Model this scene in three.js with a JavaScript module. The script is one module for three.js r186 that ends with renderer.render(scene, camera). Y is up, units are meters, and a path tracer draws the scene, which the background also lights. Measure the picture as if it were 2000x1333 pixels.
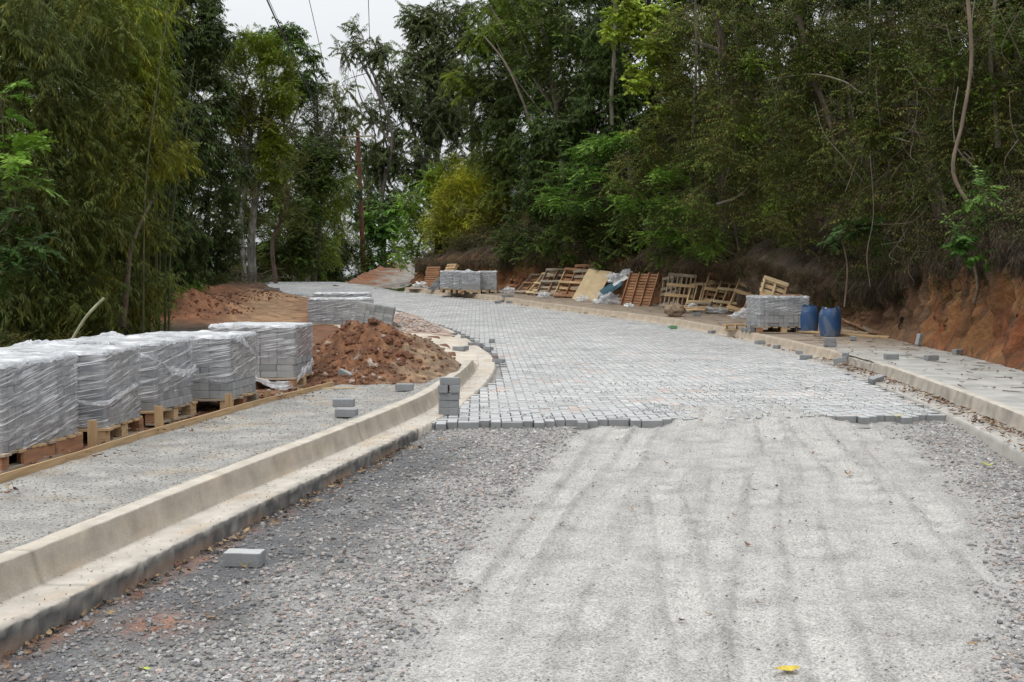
import * as THREE from 'three';
import { mergeGeometries } from 'three/addons/utils/BufferGeometryUtils.js';
import { createNoise2D, createNoise3D } from 'simplex-noise';

// ------------------------------------------------------------ camera, sky, sun, exposure
const scene = new THREE.Scene();
const camera = new THREE.PerspectiveCamera(30.43, 2000 / 1333, 0.1, 3000);
camera.position.set(0, 1.66, 0);
camera.rotation.x = -0.05566;
const renderer = new THREE.WebGLRenderer({ antialias: true });
renderer.toneMapping = THREE.LinearToneMapping;
renderer.toneMappingExposure = 1.0;
renderer.shadowMap.enabled = true;
{ // overcast sky: brightest overhead, a little under half of that at the horizon
  const W = 64, H = 64, d = new Float32Array(W * H * 4);
  for (let j = 0; j < H; j++) {
    const el = ((j + 0.5) / H - 0.5) * Math.PI, s = Math.sin(el);
    const L = s > 0 ? 1.95 * (1 + 2 * s) / 3 : 0.3;
    for (let i = 0; i < W; i++) d.set([L * 0.965, L, L * 1.035, 1], (j * W + i) * 4);
  }
  const t = new THREE.DataTexture(d, W, H, THREE.RGBAFormat, THREE.FloatType);
  t.mapping = THREE.EquirectangularReflectionMapping; t.magFilter = THREE.LinearFilter; t.needsUpdate = true;
  scene.background = t; scene.environment = t;
}
const sun = new THREE.DirectionalLight(0xfff4e4, 0.9);
sun.position.set(-26, 62, 18); sun.target.position.set(0, 0, -20); scene.add(sun, sun.target);
sun.shadow.radius = 45; sun.shadow.mapSize.set(2048, 2048);
Object.assign(sun.shadow.camera, { left: -50, right: 50, top: 60, bottom: -60, near: 1, far: 200 });

// ------------------------------------------------------------ helpers
const rng = (a) => () => { a |= 0; a = (a + 0x6d2b79f5) | 0; let t = Math.imul(a ^ (a >>> 15), 1 | a); t = (t + Math.imul(t ^ (t >>> 7), 61 | t)) ^ t; return ((t ^ (t >>> 14)) >>> 0) / 4294967296; };
const R = rng(7), rr = (a, b, r = R) => a + (b - a) * r();
const n2 = createNoise2D(rng(11)), n3 = createNoise3D(rng(12));
const fbm = (x, y, o = 4) => { let s = 0, a = 0.5; for (let i = 0; i < o; i++) { s += a * n2(x, y); x = x * 2.03 + 7.1; y = y * 2.03 - 3.7; a *= 0.5; } return s; };
const { clamp, lerp } = THREE.MathUtils, sst = (a, b, x) => { const t = clamp((x - a) / (b - a), 0, 1); return t * t * (3 - 2 * t); };
const V = (x, y, z) => new THREE.Vector3(x, y, z), V3 = (a) => new THREE.Vector3(...a);
const mix3 = (a, b, t) => [0, 1, 2].map((i) => lerp(a[i], b[i], t));
const interp = (pts) => (z) => { // x as a function of distance along a list of [x, distance]
  let i = 0; while (i < pts.length - 2 && pts[i + 1][1] < z) i++;
  const [x0, z0] = pts[i], [x1, z1] = pts[i + 1]; return x0 + (x1 - x0) * (z - z0) / (z1 - z0);
};
// height of the road surface above the near roadway: flat, then a rise to a crest, then down
const hz = (z) => z < 22 ? 0 : z < 36 ? 0.00125 * (z - 22) ** 2 : z < 56 ? 0.245 + 0.035 * (z - 36) : z < 66 ? 0.945 + 0.035 * (z - 56) - 0.0035 * (z - 56) ** 2 : 0.945 - 0.035 * (z - 66);

const taken = {};
const named = (n) => { const k = taken[n] = (taken[n] ?? -1) + 1; return k ? `${n}_${String(k).padStart(3, '0')}` : n; };
function tag(o, label, category, group, kind) {
  Object.assign(o.userData, { label, category }); if (group) o.userData.group = group; if (kind) o.userData.kind = kind; return o;
}
const mesh = (name, geo, mat, parent) => { const m = new THREE.Mesh(geo, mat); m.name = parent ? name : named(name); (parent ?? scene).add(m); return m; };
function part(name, geo, mat, parent) { // repeats under one parent take a number
  const c = parent.userData_count ??= {}, k = c[name] = (c[name] ?? -1) + 1;
  const m = new THREE.Mesh(geo, mat); m.name = k ? `${name}_${String(k).padStart(3, '0')}` : name; parent.add(m); return m;
}
function thing(name, label, category, p = [0, 0, 0], turn = 0, group) {
  const g = new THREE.Group(); g.name = named(name); g.position.set(...p); g.rotation.y = turn; scene.add(g); return tag(g, label, category, group);
}
const setting = (name, geo, mat, label, category) => tag(mesh(name, geo, mat), label, category, null, 'structure');

// periodic noise for the textures
const hash = (x, y, s) => { let h = Math.imul(x, 374761393) ^ Math.imul(y, 668265263) ^ Math.imul(s, 2246822519); h = Math.imul(h ^ (h >>> 13), 1274126177); return ((h ^ (h >>> 16)) >>> 0) / 4294967296; };
function pn(u, v, pu, pv, s) {
  const x = u * pu, y = v * pv, i = Math.floor(x), j = Math.floor(y), a = x - i, b = y - j, f = a * a * (3 - 2 * a), g = b * b * (3 - 2 * b), m = (k, p) => ((k % p) + p) % p;
  return lerp(lerp(hash(m(i, pu), m(j, pv), s), hash(m(i + 1, pu), m(j, pv), s), f), lerp(hash(m(i, pu), m(j + 1, pv), s), hash(m(i + 1, pu), m(j + 1, pv), s), f), g);
}
const pf = (u, v, p, q, s, o = 4) => { let t = 0, a = 0.5, w = 0; for (let k = 0; k < o; k++) { t += a * pn(u, v, p, q, s + k); w += a; a *= 0.55; p *= 2; q *= 2; } return t / w; };
function tex(n, fn, per) { // per: metres that one repeat covers
  const d = new Uint8Array(n * n * 4);
  for (let j = 0; j < n; j++) for (let i = 0; i < n; i++) { const c = fn(i / n, j / n), o = (j * n + i) * 4; for (let k = 0; k < 3; k++) d[o + k] = clamp((c.length ? c[k] : c) * 255, 0, 255); d[o + 3] = 255; }
  const t = new THREE.DataTexture(d, n, n); t.wrapS = t.wrapT = THREE.RepeatWrapping; t.magFilter = THREE.LinearFilter; t.needsUpdate = true;
  t.repeat.set(1 / per, 1 / per); return t;
}
const T = {
  grit: tex(1024, (u, v) => { const a = pn(u, v, 330, 330, 1), b = pn(u, v, 160, 160, 2), c = pf(u, v, 8, 8, 3, 4); const g = 0.62 + 0.46 * (a - 0.5) + 0.34 * (b - 0.5) + 0.3 * (c - 0.5); return [g, g * (0.985 + 0.02 * b), g * (0.96 + 0.05 * a)]; }, 1.6),
  gritH: tex(1024, (u, v) => 0.5 * pn(u, v, 330, 330, 1) + 0.5 * pn(u, v, 160, 160, 2), 1.6),
  conc: tex(1024, (u, v) => { const p = pn(u, v, 256, 256, 5), q = pn(u, v, 120, 120, 6); const g = 0.72 + 0.34 * (pf(u, v, 6, 6, 7, 5) - 0.5) + 0.12 * (q - 0.5) - (p > 0.86 ? 0.18 * (p - 0.86) / 0.14 : 0); return [g, g * 0.99, g * 0.975]; }, 0.9),
  concH: tex(512, (u, v) => { const p = pn(u, v, 128, 128, 5); return 0.6 * pf(u, v, 12, 12, 7, 5) + 0.3 - (p > 0.8 ? (p - 0.8) : 0); }, 0.45),
  soil: tex(1024, (u, v) => { const a = pf(u, v, 10, 10, 21, 6), b = pn(u, v, 220, 220, 22), g = 0.66 + 0.75 * (a - 0.5) + 0.3 * (b - 0.5); return [g, g * (0.95 + 0.1 * a), g * (0.9 + 0.16 * b)]; }, 2.3),
  soilH: tex(512, (u, v) => pf(u, v, 14, 14, 25, 6), 1.1),
  wood: tex(512, (u, v) => { const w = pf(u, v, 3, 70, 31, 3), k = pf(u, v, 2, 14, 33, 3), g = 0.72 + 0.42 * (w - 0.5) + 0.5 * (k - 0.5); return [g, g * (0.96 + 0.06 * k), g * (0.92 + 0.1 * k)]; }, 0.8),
  bark: tex(512, (u, v) => { const g = 0.62 + 0.9 * (pf(u, v, 16, 5, 41, 5) - 0.5); return [g, g, g * 0.98]; }, 0.9),
  film: tex(512, (u, v) => { const a = pf(u, v, 2, 84, 51, 3), b = pf(u, v, 3, 24, 53, 3), c = pf(u, v, 4, 5, 55, 3); return clamp(0.985 - 5 * Math.max(0, a - 0.63) - 2.2 * Math.max(0, b - 0.64) - 0.5 * Math.max(0, c - 0.58), 0.3, 1); }, 0.75),
  filmH: tex(512, (u, v) => 0.5 * pf(u, v, 2, 84, 51, 3) + 0.5 * pf(u, v, 3, 24, 53, 3), 0.75),
  sheet: tex(512, (u, v) => { const a = pf(u, v, 6, 22, 61, 4), c = pf(u, v, 6, 6, 62, 4); return clamp(0.87 - 1.3 * Math.max(0, a - 0.48) - 0.9 * Math.max(0, c - 0.5), 0.1, 0.92); }, 0.9),
};
const std = (c, o = {}) => new THREE.MeshStandardMaterial({ color: new THREE.Color().setRGB(...c), roughness: 0.9, ...o });
T.film.rotation = T.filmH.rotation = 0.16;
const M = {
  grit: std([1.45, 1.45, 1.45], { vertexColors: true, map: T.grit, bumpMap: T.gritH, bumpScale: 0.006 }),
  conc: std([1.35, 1.35, 1.35], { vertexColors: true, map: T.conc, bumpMap: T.concH, bumpScale: 0.003, roughness: 0.85 }),
  soil: std([1.45, 1.45, 1.45], { vertexColors: true, map: T.soil, bumpMap: T.soilH, bumpScale: 0.05, roughness: 1 }),
  paver: std([0.4, 0.41, 0.42], { map: T.conc, bumpMap: T.concH, bumpScale: 0.002 }),
  paverDark: std([0.3, 0.315, 0.33], { map: T.conc, bumpMap: T.concH, bumpScale: 0.002 }),
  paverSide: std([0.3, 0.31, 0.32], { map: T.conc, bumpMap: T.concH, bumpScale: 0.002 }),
  paverPale: std([0.6, 0.61, 0.615], { map: T.conc, bumpMap: T.concH, bumpScale: 0.002 }),
  paverPink: std([0.62, 0.53, 0.49], { map: T.conc, bumpMap: T.concH, bumpScale: 0.002 }),
  pine: std([0.66, 0.46, 0.26], { map: T.wood, bumpMap: T.wood, bumpScale: 0.0015 }),
  pinePale: std([0.8, 0.62, 0.38], { map: T.wood, bumpMap: T.wood, bumpScale: 0.0015 }),
  woodRed: std([0.42, 0.22, 0.12], { map: T.wood, bumpMap: T.wood, bumpScale: 0.0015 }),
  woodGrey: std([0.46, 0.38, 0.29], { map: T.wood, bumpMap: T.wood, bumpScale: 0.0015 }),
  woodDark: std([0.24, 0.16, 0.1], { map: T.wood, bumpMap: T.wood, bumpScale: 0.0015 }),
  ply: std([0.7, 0.55, 0.34], { map: T.conc }),
  bark: std([1.5, 1.5, 1.5], { vertexColors: true, map: T.bark, bumpMap: T.bark, bumpScale: 0.015 }),
  stone: std([1, 1, 1], { vertexColors: true, map: T.conc }),
  leaf: new THREE.MeshPhysicalMaterial({ color: new THREE.Color().setRGB(1.28, 1.22, 0.95), vertexColors: true, roughness: 0.6, transmission: 0.34, thickness: 0, specularIntensity: 0.22, side: THREE.DoubleSide }),
  dry: std([1, 1, 1], { vertexColors: true, side: THREE.DoubleSide }),
  film: new THREE.MeshPhysicalMaterial({ color: new THREE.Color().setRGB(0.93, 0.94, 0.96), roughness: 0.2, transmission: 0.97, transmissionMap: T.film, thickness: 0, ior: 1.5, bumpMap: T.filmH, bumpScale: 0.012, side: THREE.DoubleSide }),
  sheet: new THREE.MeshPhysicalMaterial({ color: new THREE.Color().setRGB(0.93, 0.94, 0.96), roughness: 0.3, transmission: 0.95, transmissionMap: T.sheet, thickness: 0, ior: 1.5, bumpMap: T.filmH, bumpScale: 0.006, side: THREE.DoubleSide }),
};

// a sheet of nu x nv cells; fn(u, v) gives [x, y, z, r, g, b]; uv in metres from above or from fn's last two values
function sheet(nu, nv, fn, uvOwn) {
  const p = [], c = [], t = [], ix = [];
  for (let j = 0; j <= nv; j++) for (let i = 0; i <= nu; i++) { const q = fn(i / nu, j / nv); p.push(q[0], q[1], q[2]); c.push(q[3] ?? 1, q[4] ?? 1, q[5] ?? 1); uvOwn ? t.push(q[6], q[7]) : t.push(q[0], -q[2]); }
  for (let j = 0; j < nv; j++) for (let i = 0; i < nu; i++) { const a = j * (nu + 1) + i, b = a + nu + 1; ix.push(a, a + 1, b, a + 1, b + 1, b); }
  const g = new THREE.BufferGeometry();
  g.setAttribute('position', new THREE.Float32BufferAttribute(p, 3)); g.setAttribute('color', new THREE.Float32BufferAttribute(c, 3)); g.setAttribute('uv', new THREE.Float32BufferAttribute(t, 2));
  g.setIndex(ix); g.computeVertexNormals(); return g;
}
// uv in metres by the way each face looks; works on a copy without shared corners
function boxUV(g0, off = 0, along = 'x') {
  const g = g0.index ? g0.toNonIndexed() : g0, p = g.attributes.position, n = g.attributes.normal, t = new Float32Array(p.count * 2);
  for (let i = 0; i < p.count; i++) {
    const x = p.getX(i), y = p.getY(i), z = p.getZ(i), ax = Math.abs(n.getX(i)), ay = Math.abs(n.getY(i)), az = Math.abs(n.getZ(i));
    const uv = ax > ay && ax > az ? [z, y] : ay > az ? [x, z] : [x, y];
    if (along === 'z' && !(ax > ay && ax > az)) uv.reverse();
    t[2 * i] = uv[0] + off * 3.7; t[2 * i + 1] = uv[1] + off * 1.3;
  }
  g.setAttribute('uv', new THREE.BufferAttribute(t, 2)); return g;
}
const paint = (g, fn) => { const p = g.attributes.position, c = new Float32Array(p.count * 3); for (let i = 0; i < p.count; i++) c.set(fn(p.getX(i), p.getY(i), p.getZ(i), i), i * 3); g.setAttribute('color', new THREE.BufferAttribute(c, 3)); return g; };
// tapered tube through points, round and a little uneven
function tube(pts, r0, r1, o = {}) {
  const { rad = 7, segs = Math.max(4, pts.length * 4), wob = 0.12, col = [0.2, 0.16, 0.12], col2, seed = 0 } = o;
  const cv = new THREE.CatmullRomCurve3(pts.map((q) => q.isVector3 ? q : V3(q))), P = cv.getPoints(segs), L = cv.getLength();
  const g = sheet(rad, segs, (u, v) => {
    const i = Math.round(v * segs), q = P[i], d = (P[i + 1] ?? q).clone().sub(P[i - 1] ?? q).normalize(), s = V(0.31, 0.2, 0.93).cross(d).normalize(), e = d.clone().cross(s);
    const a = u % 1 * 2 * Math.PI, r = (r0 + (r1 - r0) * v) * (1 + wob * n3(Math.cos(a) * 0.8 + seed, Math.sin(a) * 0.8, v * L * 1.5)), k = Math.cos(a) * r, m = Math.sin(a) * r;
    const b = 0.85 + 0.3 * n3(q.x + Math.cos(a), q.y * 1.6, q.z + Math.sin(a)), w = col2 ? sst(0.0, 0.35, n3(q.x * 2 + Math.cos(a) + seed, q.y * 1.3, Math.sin(a))) : 0, c = col2 ? mix3(col, col2, w) : col;
    return [q.x + s.x * k + e.x * m, q.y + s.y * k + e.y * m, q.z + s.z * k + e.z * m, c[0] * b, c[1] * b, c[2] * b, u * 6.28 * r0, v * L];
  }, true);
  return g;
}
function rock(r, seed, sub = 1, sq = [1, 0.7, 1], rough = 0.35) {
  const g = new THREE.IcosahedronGeometry(1, sub), p = g.attributes.position;
  for (let i = 0; i < p.count; i++) { const v = V(p.getX(i), p.getY(i), p.getZ(i)), k = r * (1 + rough * n3(v.x * 1.3 + seed, v.y * 1.3, v.z * 1.3) + rough * 0.4 * n3(v.x * 3 + seed, v.y * 3, v.z * 3)); p.setXYZ(i, v.x * k * sq[0], v.y * k * sq[1], v.z * k * sq[2]); }
  g.computeVertexNormals(); return boxUV(g);
}
const _o = new THREE.Object3D();
function scatter(name, geo, mat, list, parent) { // list: {p, s, rx, ry, rz, c}
  const m = new THREE.InstancedMesh(geo, mat, list.length); m.name = parent ? name : named(name);
  list.forEach((q, i) => { _o.position.set(...q.p); _o.rotation.set(q.rx ?? 0, q.ry ?? 0, q.rz ?? 0, 'YXZ'); _o.scale.set(...(Array.isArray(q.s) ? q.s : [q.s, q.s, q.s])); _o.updateMatrix(); m.setMatrixAt(i, _o.matrix); if (q.c) m.setColorAt(i, new THREE.Color().setRGB(...q.c)); });
  m.userData.kind = 'stuff'; (parent ?? scene).add(m); return m;
}
// ------------------------------------------------------------ the setting: ground, roadway, kerbs, pavement, bank
const leftKerb = [[-3.1, 2], [-2.39, 5.78], [-1.95, 8.3], [-1.54, 10.42], [-1.2, 12.3], [-0.93, 14], [-0.78, 15.6], [-0.66, 17.2], [-0.58, 19], [-0.56, 20.7], [-0.66, 22.9], [-0.93, 25.3], [-1.27, 27.8], [-1.69, 30.4], [-2.27, 32.7], [-2.84, 34.5], [-3.83, 38.3], [-5.3, 42], [-7.9, 46.5], [-10.5, 50.4], [-14, 54], [-20, 58]];
const rightKerb = [[3.2, 2], [3.9, 6], [4.5, 9.5], [4.83, 11.76], [5.05, 13.7], [5.22, 15.7], [5.44, 18.5], [5.52, 21.5], [5.44, 24.8], [5.14, 27.8], [4.45, 31.5], [4.0, 33.2], [2.54, 36.5], [0.66, 40.5], [-0.68, 43.8], [-2.77, 47.7], [-4.3, 50]];
const bankFoot = [[6.2, 2], [6.7, 9], [7.0, 14], [7.2, 17.6], [7.51, 20.5], [7.65, 23], [7.8, 26], [7.66, 31.2], [6.43, 35], [4.77, 39], [3.48, 41.3], [2.02, 44], [-0.14, 47.6], [-0.9, 49], [-3, 52.5], [-4.5, 56]];
const xL = interp(leftKerb), xR = interp(rightKerb), xB = interp(bankFoot);
const along = (pts, step) => { const c = new THREE.CatmullRomCurve3(pts.map(([x, z]) => V(x, 0, z)), false, 'centripetal'); return c.getSpacedPoints(Math.round(c.getLength() / step)).map((p) => [p.x, p.z]); };

// left of the road: bare soil, mounds and forest floor
const leftMounds = [[-9.1, 33.5, 1.4, 1.8, 0.62], [-8.0, 34.5, 1.1, 1.5, 0.3], [-9.6, 39, 1.8, 2.4, 0.3], [-8.3, 41.5, 1.4, 1.5, 0.3], [-12.4, 55.5, 3.2, 3, 0.6], [-9.7, 48.6, 1.4, 1.2, 0.2], [-11.5, 46, 2.5, 3.5, 0.3]];
function leftY(x, z) {
  let y = 0.16 + hz(z) + 0.05 * fbm(x * 0.9, z * 0.9, 3) + sst(-8, -26, x) * 1.4;
  const onRoad = x > xL(z) - 0.3 ? 1 : 0;
  for (const [mx, mz, rx, rz, h] of leftMounds) { const q = ((x - mx) / rx) ** 2 + ((z - mz) / rz) ** 2; if (q < 6) y += h * Math.exp(-q) * (1 + 0.35 * fbm(x * 1.7, z * 1.7, 4)); }
  return onRoad || z > 57 ? Math.min(y, hz(z) - 0.04) : y;
}
setting('ground', sheet(90, 90, (u, v) => {
  const a = (u - 0.5) * 2, b = (v - 0.2) * 2, x = Math.sign(a) * (Math.abs(a) ** 2.2) * 400, z = Math.sign(b) * (Math.abs(b) ** 2) * 300;
  const q = z > 56 ? -0.4 - 0.035 * Math.min(z - 56, 90) : -0.3;
  const k = 0.8 + 0.3 * n2(x * 0.2, z * 0.2);
  return [x, (z < 56 ? hz(Math.max(z, 0)) : 0.945) + q + (x > 14 ? (x - 14) * 0.12 : 0), -z, 0.075 * k, 0.055 * k, 0.032 * k];
}), M.soil, 'dark leaf-strewn forest soil reaching out beyond the road', 'ground');
setting('ground', sheet(110, 260, (u, v) => {
  const z = 3 + v * 56, x1 = Math.min(z < 17 ? xL(z) - 1.1 : xL(z) - 0.1, 9), x = lerp(-20, x1, u ** 0.8), y = leftY(x, z);
  const wet = 0.8 + 0.45 * fbm(x * 1.3, z * 1.3), ramp = sst(0.9, 0.2, Math.abs((x + 7.1 + (z - 37) * 0.16) / 1.7)) * sst(31, 33, z) * sst(47.5, 46, z);
  const red = sst(-7.6, -6.4, x) * sst(36, 31, z);
  let c = mix3([0.06, 0.045, 0.028], [0.24, 0.115, 0.062], Math.max(red, sst(30.5, 32, z) * sst(-12.5, -10.6, x + 0.5 * n2(x, z)) * sst(50, 45, z)));
  if (z > 31 && z < 46 && x > -11.5 && y - hz(z) > 0.3) c = mix3(c, [0.27, 0.115, 0.055], 0.8);
  c = mix3(c, [0.46, 0.29, 0.165], ramp * (0.75 + 0.5 * fbm(x * 0.9, z * 2.5)));
  return [x, y, -z, c[0] * wet, c[1] * wet, c[2] * wet];
}), M.soil, 'red and brown bare soil with mounds left of the road', 'ground');

// the unpaved roadway: crushed stone, sand dragged into wheel tracks
const tracks = [
  [[[0.68, 12.66], [0.04, 8.6], [-0.33, 6.72], [-0.5, 5]], 0.12], [[[1.39, 13], [0.74, 9.4], [0.35, 7.08], [0, 5]], 0.1],
  [[[1.13, 12.86], [0.28, 8.6], [-0.03, 6.72], [-0.21, 5]], 0.09], [[[1.84, 13.16], [1.12, 9.4], [0.92, 6.72], [0.77, 5]], 0.1],
  [[[2.41, 13.34], [1.62, 9.4], [1.14, 7.08], [0.6, 5]], 0.12], [[[2.75, 13.42], [2.09, 9.4], [1.7, 7.08], [1.33, 5]], 0.11],
  [[[3.11, 13.52], [2.75, 10.12], [2.15, 7.08], [1.72, 5]], 0.14], [[[2.63, 13.34], [1.9, 9.4], [1.33, 6.84], [1, 5]], 0.1],
  [[[3.59, 12.66], [3.06, 9.4], [2.77, 7.62], [2.53, 6]], 0.1],
].map(([p, w]) => [interp(p.map((q) => q).sort((a, b) => a[1] - b[1])), w]);
const sandL = interp([[-0.58, 5], [-0.37, 6.84], [0, 9.4], [0.63, 12.86]].sort((a, b) => a[1] - b[1])), sandR = interp([[1.99, 5], [2.53, 6.2], [3.42, 8.98], [4.05, 12.66]].sort((a, b) => a[1] - b[1]));
function bed(x, z) { // [height, sand share, darkness, loose gravel share]
  const w = 0.12 * fbm(x * 1.4, z * 0.9, 3), sand = sst(-0.25, 0.35, x - sandL(z) + 1.6 * w) * sst(-0.3, 0.45, sandR(z) - x + 1.6 * w);
  let y = 0.036 * sst(11.4, 12.7, z) + 0.012 * fbm(x * 0.9, z * 0.6, 3) + 0.004 * fbm(x * 7, z * 7, 2), press = 0, berm = 0;
  y += 0.075 * sst(12.35, 13.3, z) * sst(1.5, 1.9, x) * sst(3.75, 3.2, x) * (1 + 0.3 * n2(x * 4, z * 3));
  for (let k = 0; k < tracks.length; k++) {
    const d = x - tracks[k][0](z) - 0.02 * n2(z * 0.5, k * 9), h = tracks[k][1], a = Math.abs(d), live = 0.25 + 0.75 * sst(-0.6, 0.5, n2(z * 0.3 + k * 5, k * 3.3)), edge = 0.25 * n2(x * 6, z * 1.3);
    if (a < h * 2.1) {
      const inn = sst(h * (1.25 + edge), h * (0.75 + edge), a) * live, e = Math.exp(-(((a - h * 1.3) / 0.026) ** 2)) * live * (0.5 + 0.8 * (0.5 + 0.5 * n2(z * 1.6 + (d > 0 ? 40 : 0), k)));
      press = Math.max(press, inn * (0.8 + 0.2 * Math.sin(d * 140))); berm = Math.max(berm, e);
      y += -0.009 * inn + 0.002 * inn * Math.sin(d * 170) + 0.0015 * inn * Math.sin(z * 150) * sst(-0.2, 0.5, n2(z * 0.7, k)) + 0.016 * e;
    }
  }
  const line = (z0) => Math.exp(-(((z - z0 - 0.12 * n2(x * 0.7, z0)) / 0.07) ** 2)) * sst(-0.2, 0.5, n2(x * 1.1, z0) + 0.6 * n2(x * 5, z * 5)), cross = 0.8 * (line(6.32) + line(9.92) + 0.7 * line(8.08));
  return [y, sand * (1 - 0.35 * cross) * (0.84 + 0.16 * press), berm, (1 - sand) + 0.25 * cross, press];
}
const stoneDark = (x, z) => sst(1.15, 0.35, x - xL(z) - 0.29 + 0.5 * fbm(x * 0.9, z * 0.9, 3)) * sst(13, 11, z);
setting('roadway', sheet(430, 300, (u, v) => {
  const z = 3.2 + 11.2 * v ** 1.25, x = lerp(xL(z) + 0.2, xR(z) - 0.2, u), [y, s, b, g, pr] = bed(x, z), dk = stoneDark(x, z);
  let c = mix3([0.29, 0.282, 0.27], [0.11, 0.11, 0.115], dk);
  const xw = x - 0.2 * (z - 5) + 0.05 * n2(z * 0.5, 2) + 0.012 * (z - 9) * n2(x * 0.4, 6), patch = n2(xw * 2.8 + 7, z * 0.2) + 0.5 * n2(xw * 7, z * 0.35) + 0.12 * n2(x * 9, z * 4), lines = n2(xw * 24, z * 0.4);
  c = mix3(c, [0.465, 0.452, 0.428], s * clamp(0.6 + 0.34 * Math.max(pr, 0.85 * sst(-0.3, -0.02, patch)) + 0.11 * lines + 0.07 * n2(xw * 60, z * 0.5), 0, 1)); c = mix3(c, [0.25, 0.245, 0.235], b * 0.42 * s);
  const red = Math.exp(-(((x - -1.66) / 0.16) ** 2) - (((z - 5.82) / 0.16) ** 2)) * (1 + n2(x * 9, z * 9)) + 0.8 * Math.exp(-(((x - xL(z) - 0.36) / 0.07) ** 2)) * sst(9.5, 7, z) * (0.5 + 0.5 * n2(x * 3, z * 3));
  c = mix3(c, [0.34, 0.16, 0.09], clamp(red, 0, 0.9) * 0.85);
  const n = 1 + 0.24 * (1 - 0.75 * s) * fbm(x * 2.5, z * 2.5, 4);
  return [x, y, -z, c[0] * n, c[1] * n, c[2] * n];
}), M.grit, 'unpaved roadway of crushed stone and pale sand marked with tyre tracks', 'roadway');
{ // loose stones of the roadway
  const cols = [[0.34, 0.335, 0.33], [0.42, 0.41, 0.4], [0.25, 0.25, 0.26], [0.2, 0.2, 0.21], [0.4, 0.33, 0.3], [0.5, 0.49, 0.48], [0.3, 0.28, 0.26]], lists = [[], [], []], r = rng(41);
  for (let i = 0; i < 85000; i++) {
    const z = 4.6 + 9 * r() ** 1.35, x = lerp(xL(z) + 0.27, xR(z) - 0.3, r()), b = bed(x, z), dk = stoneDark(x, z);
    if (r() > (0.014 + 1.0 * b[3] ** 1.6) * (1 - 0.5 * dk) + 0.12 * b[2]) continue;
    const s = (0.004 + 0.0125 * r() ** 2.6) * (b[3] < 0.35 ? 0.55 : 1) * (r() < 0.015 ? 1.7 : 1), c = cols[Math.floor(r() * 7)], k = rr(1.0, 1.6, r) * (1 - 0.28 * dk);
    lists[i % 3].push({ p: [x, b[0] + s * 0.35, -z], s, rx: rr(-0.5, 0.5, r), ry: r() * 6.3, rz: rr(-0.5, 0.5, r), c: [c[0] * k, c[1] * k, c[2] * k] });
  }
  const g = new THREE.Group(); g.name = 'gravel'; scene.add(g); tag(g, 'loose grey crushed stones spread over the unpaved roadway', 'gravel', null, 'stuff');
  lists.forEach((l, k) => scatter('stone', paint(rock(1, k * 5.1, 1, [1, 0.62, 0.8], 0.45), () => [1, 1, 1]), M.stone, l, g));
}
{ // grains on the sand, thickest where no wheel has pressed it
  const l = [], r = rng(43);
  for (let i = 0; i < 30000; i++) {
    const z = 4.6 + 8.8 * r() ** 1.5, x = lerp(xL(z) + 0.6, xR(z) - 0.4, r()), b = bed(x, z); if (b[1] < 0.25) continue;
    const xw = x - 0.2 * (z - 5), patch = n2(xw * 2.8 + 7, z * 0.2) + 0.5 * n2(xw * 7, z * 0.35) - 0.5 * b[4]; if (r() > sst(0.35, -0.35, patch) + 0.06 + 0.8 * b[3]) continue;
    const s = 0.0018 + 0.0035 * r() ** 2.5, k = rr(0.3, 0.56, r); l.push({ p: [x, b[0] + s * 0.3, -z], s, ry: r() * 6.3, c: [k, k * 0.985, k * 0.955] });
  }
  tag(scatter('coarse_sand', paint(rock(1, 2.2, 0, [1, 0.7, 0.85], 0.3), () => [1, 1, 1]), M.stone, l), 'coarse sand grains lying between the wheel tracks', 'sand', null, 'stuff');
}
// sand bed under the pavers, and the pavers
const bedUnder = (z) => hz(z) + 0.03;
setting('sand_bed', sheet(24, 150, (u, v) => {
  const z = 12.95 + v * 55, x = lerp(xL(z) + 0.2, z < 49 ? xR(z) - 0.02 : Math.max(-4.3 - (z - 49) * 0.35, -9) + 0.6, u), k = 0.85 + 0.35 * fbm(x * 2, z * 2);
  return [x, bedUnder(z) + 0.004, -z, 0.4 * k, 0.39 * k, 0.37 * k];
}), M.grit, 'sand and grit bed the grey paving blocks are laid on', 'sand bed');
function paverGeo(L = 0.219, W = 0.108, H = 0.08) { // scalloped long and short sides, eased edges
  const s = new THREE.Shape(), a = L / 2, b = W / 2, d = 0.005, o = [[-a, -b + 0.012], [-a + 0.01, -b], [-a * 0.62, -b + 0.002], [-a * 0.5, -b + d], [-a * 0.06, -b + d], [a * 0.06, -b + d * 0.3], [a * 0.5, -b], [a - 0.012, -b + 0.001], [a, -b + 0.012], [a - d * 0.7, 0]];
  const q = [...o, ...o.map(([x, y]) => [-x, -y])]; q.forEach(([x, y], i) => i ? s.lineTo(x, y) : s.moveTo(x, y));
  const g = new THREE.ExtrudeGeometry(s, { depth: H - 0.008, bevelEnabled: true, bevelThickness: 0.004, bevelSize: 0.004, bevelOffset: -0.004, bevelSegments: 1 });
  g.rotateX(-Math.PI / 2); g.translate(0, 0.004, 0); return g;
}
const paverVar = [0, 1, 2].map((k) => boxUV(paverGeo(), k * 0.37));
const flagStone = new THREE.Group(); flagStone.name = 'paved_road'; scene.add(flagStone); tag(flagStone, 'road surface of pale grey interlocking concrete pavers rising to a crest', 'paved road', null, 'structure');
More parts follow.
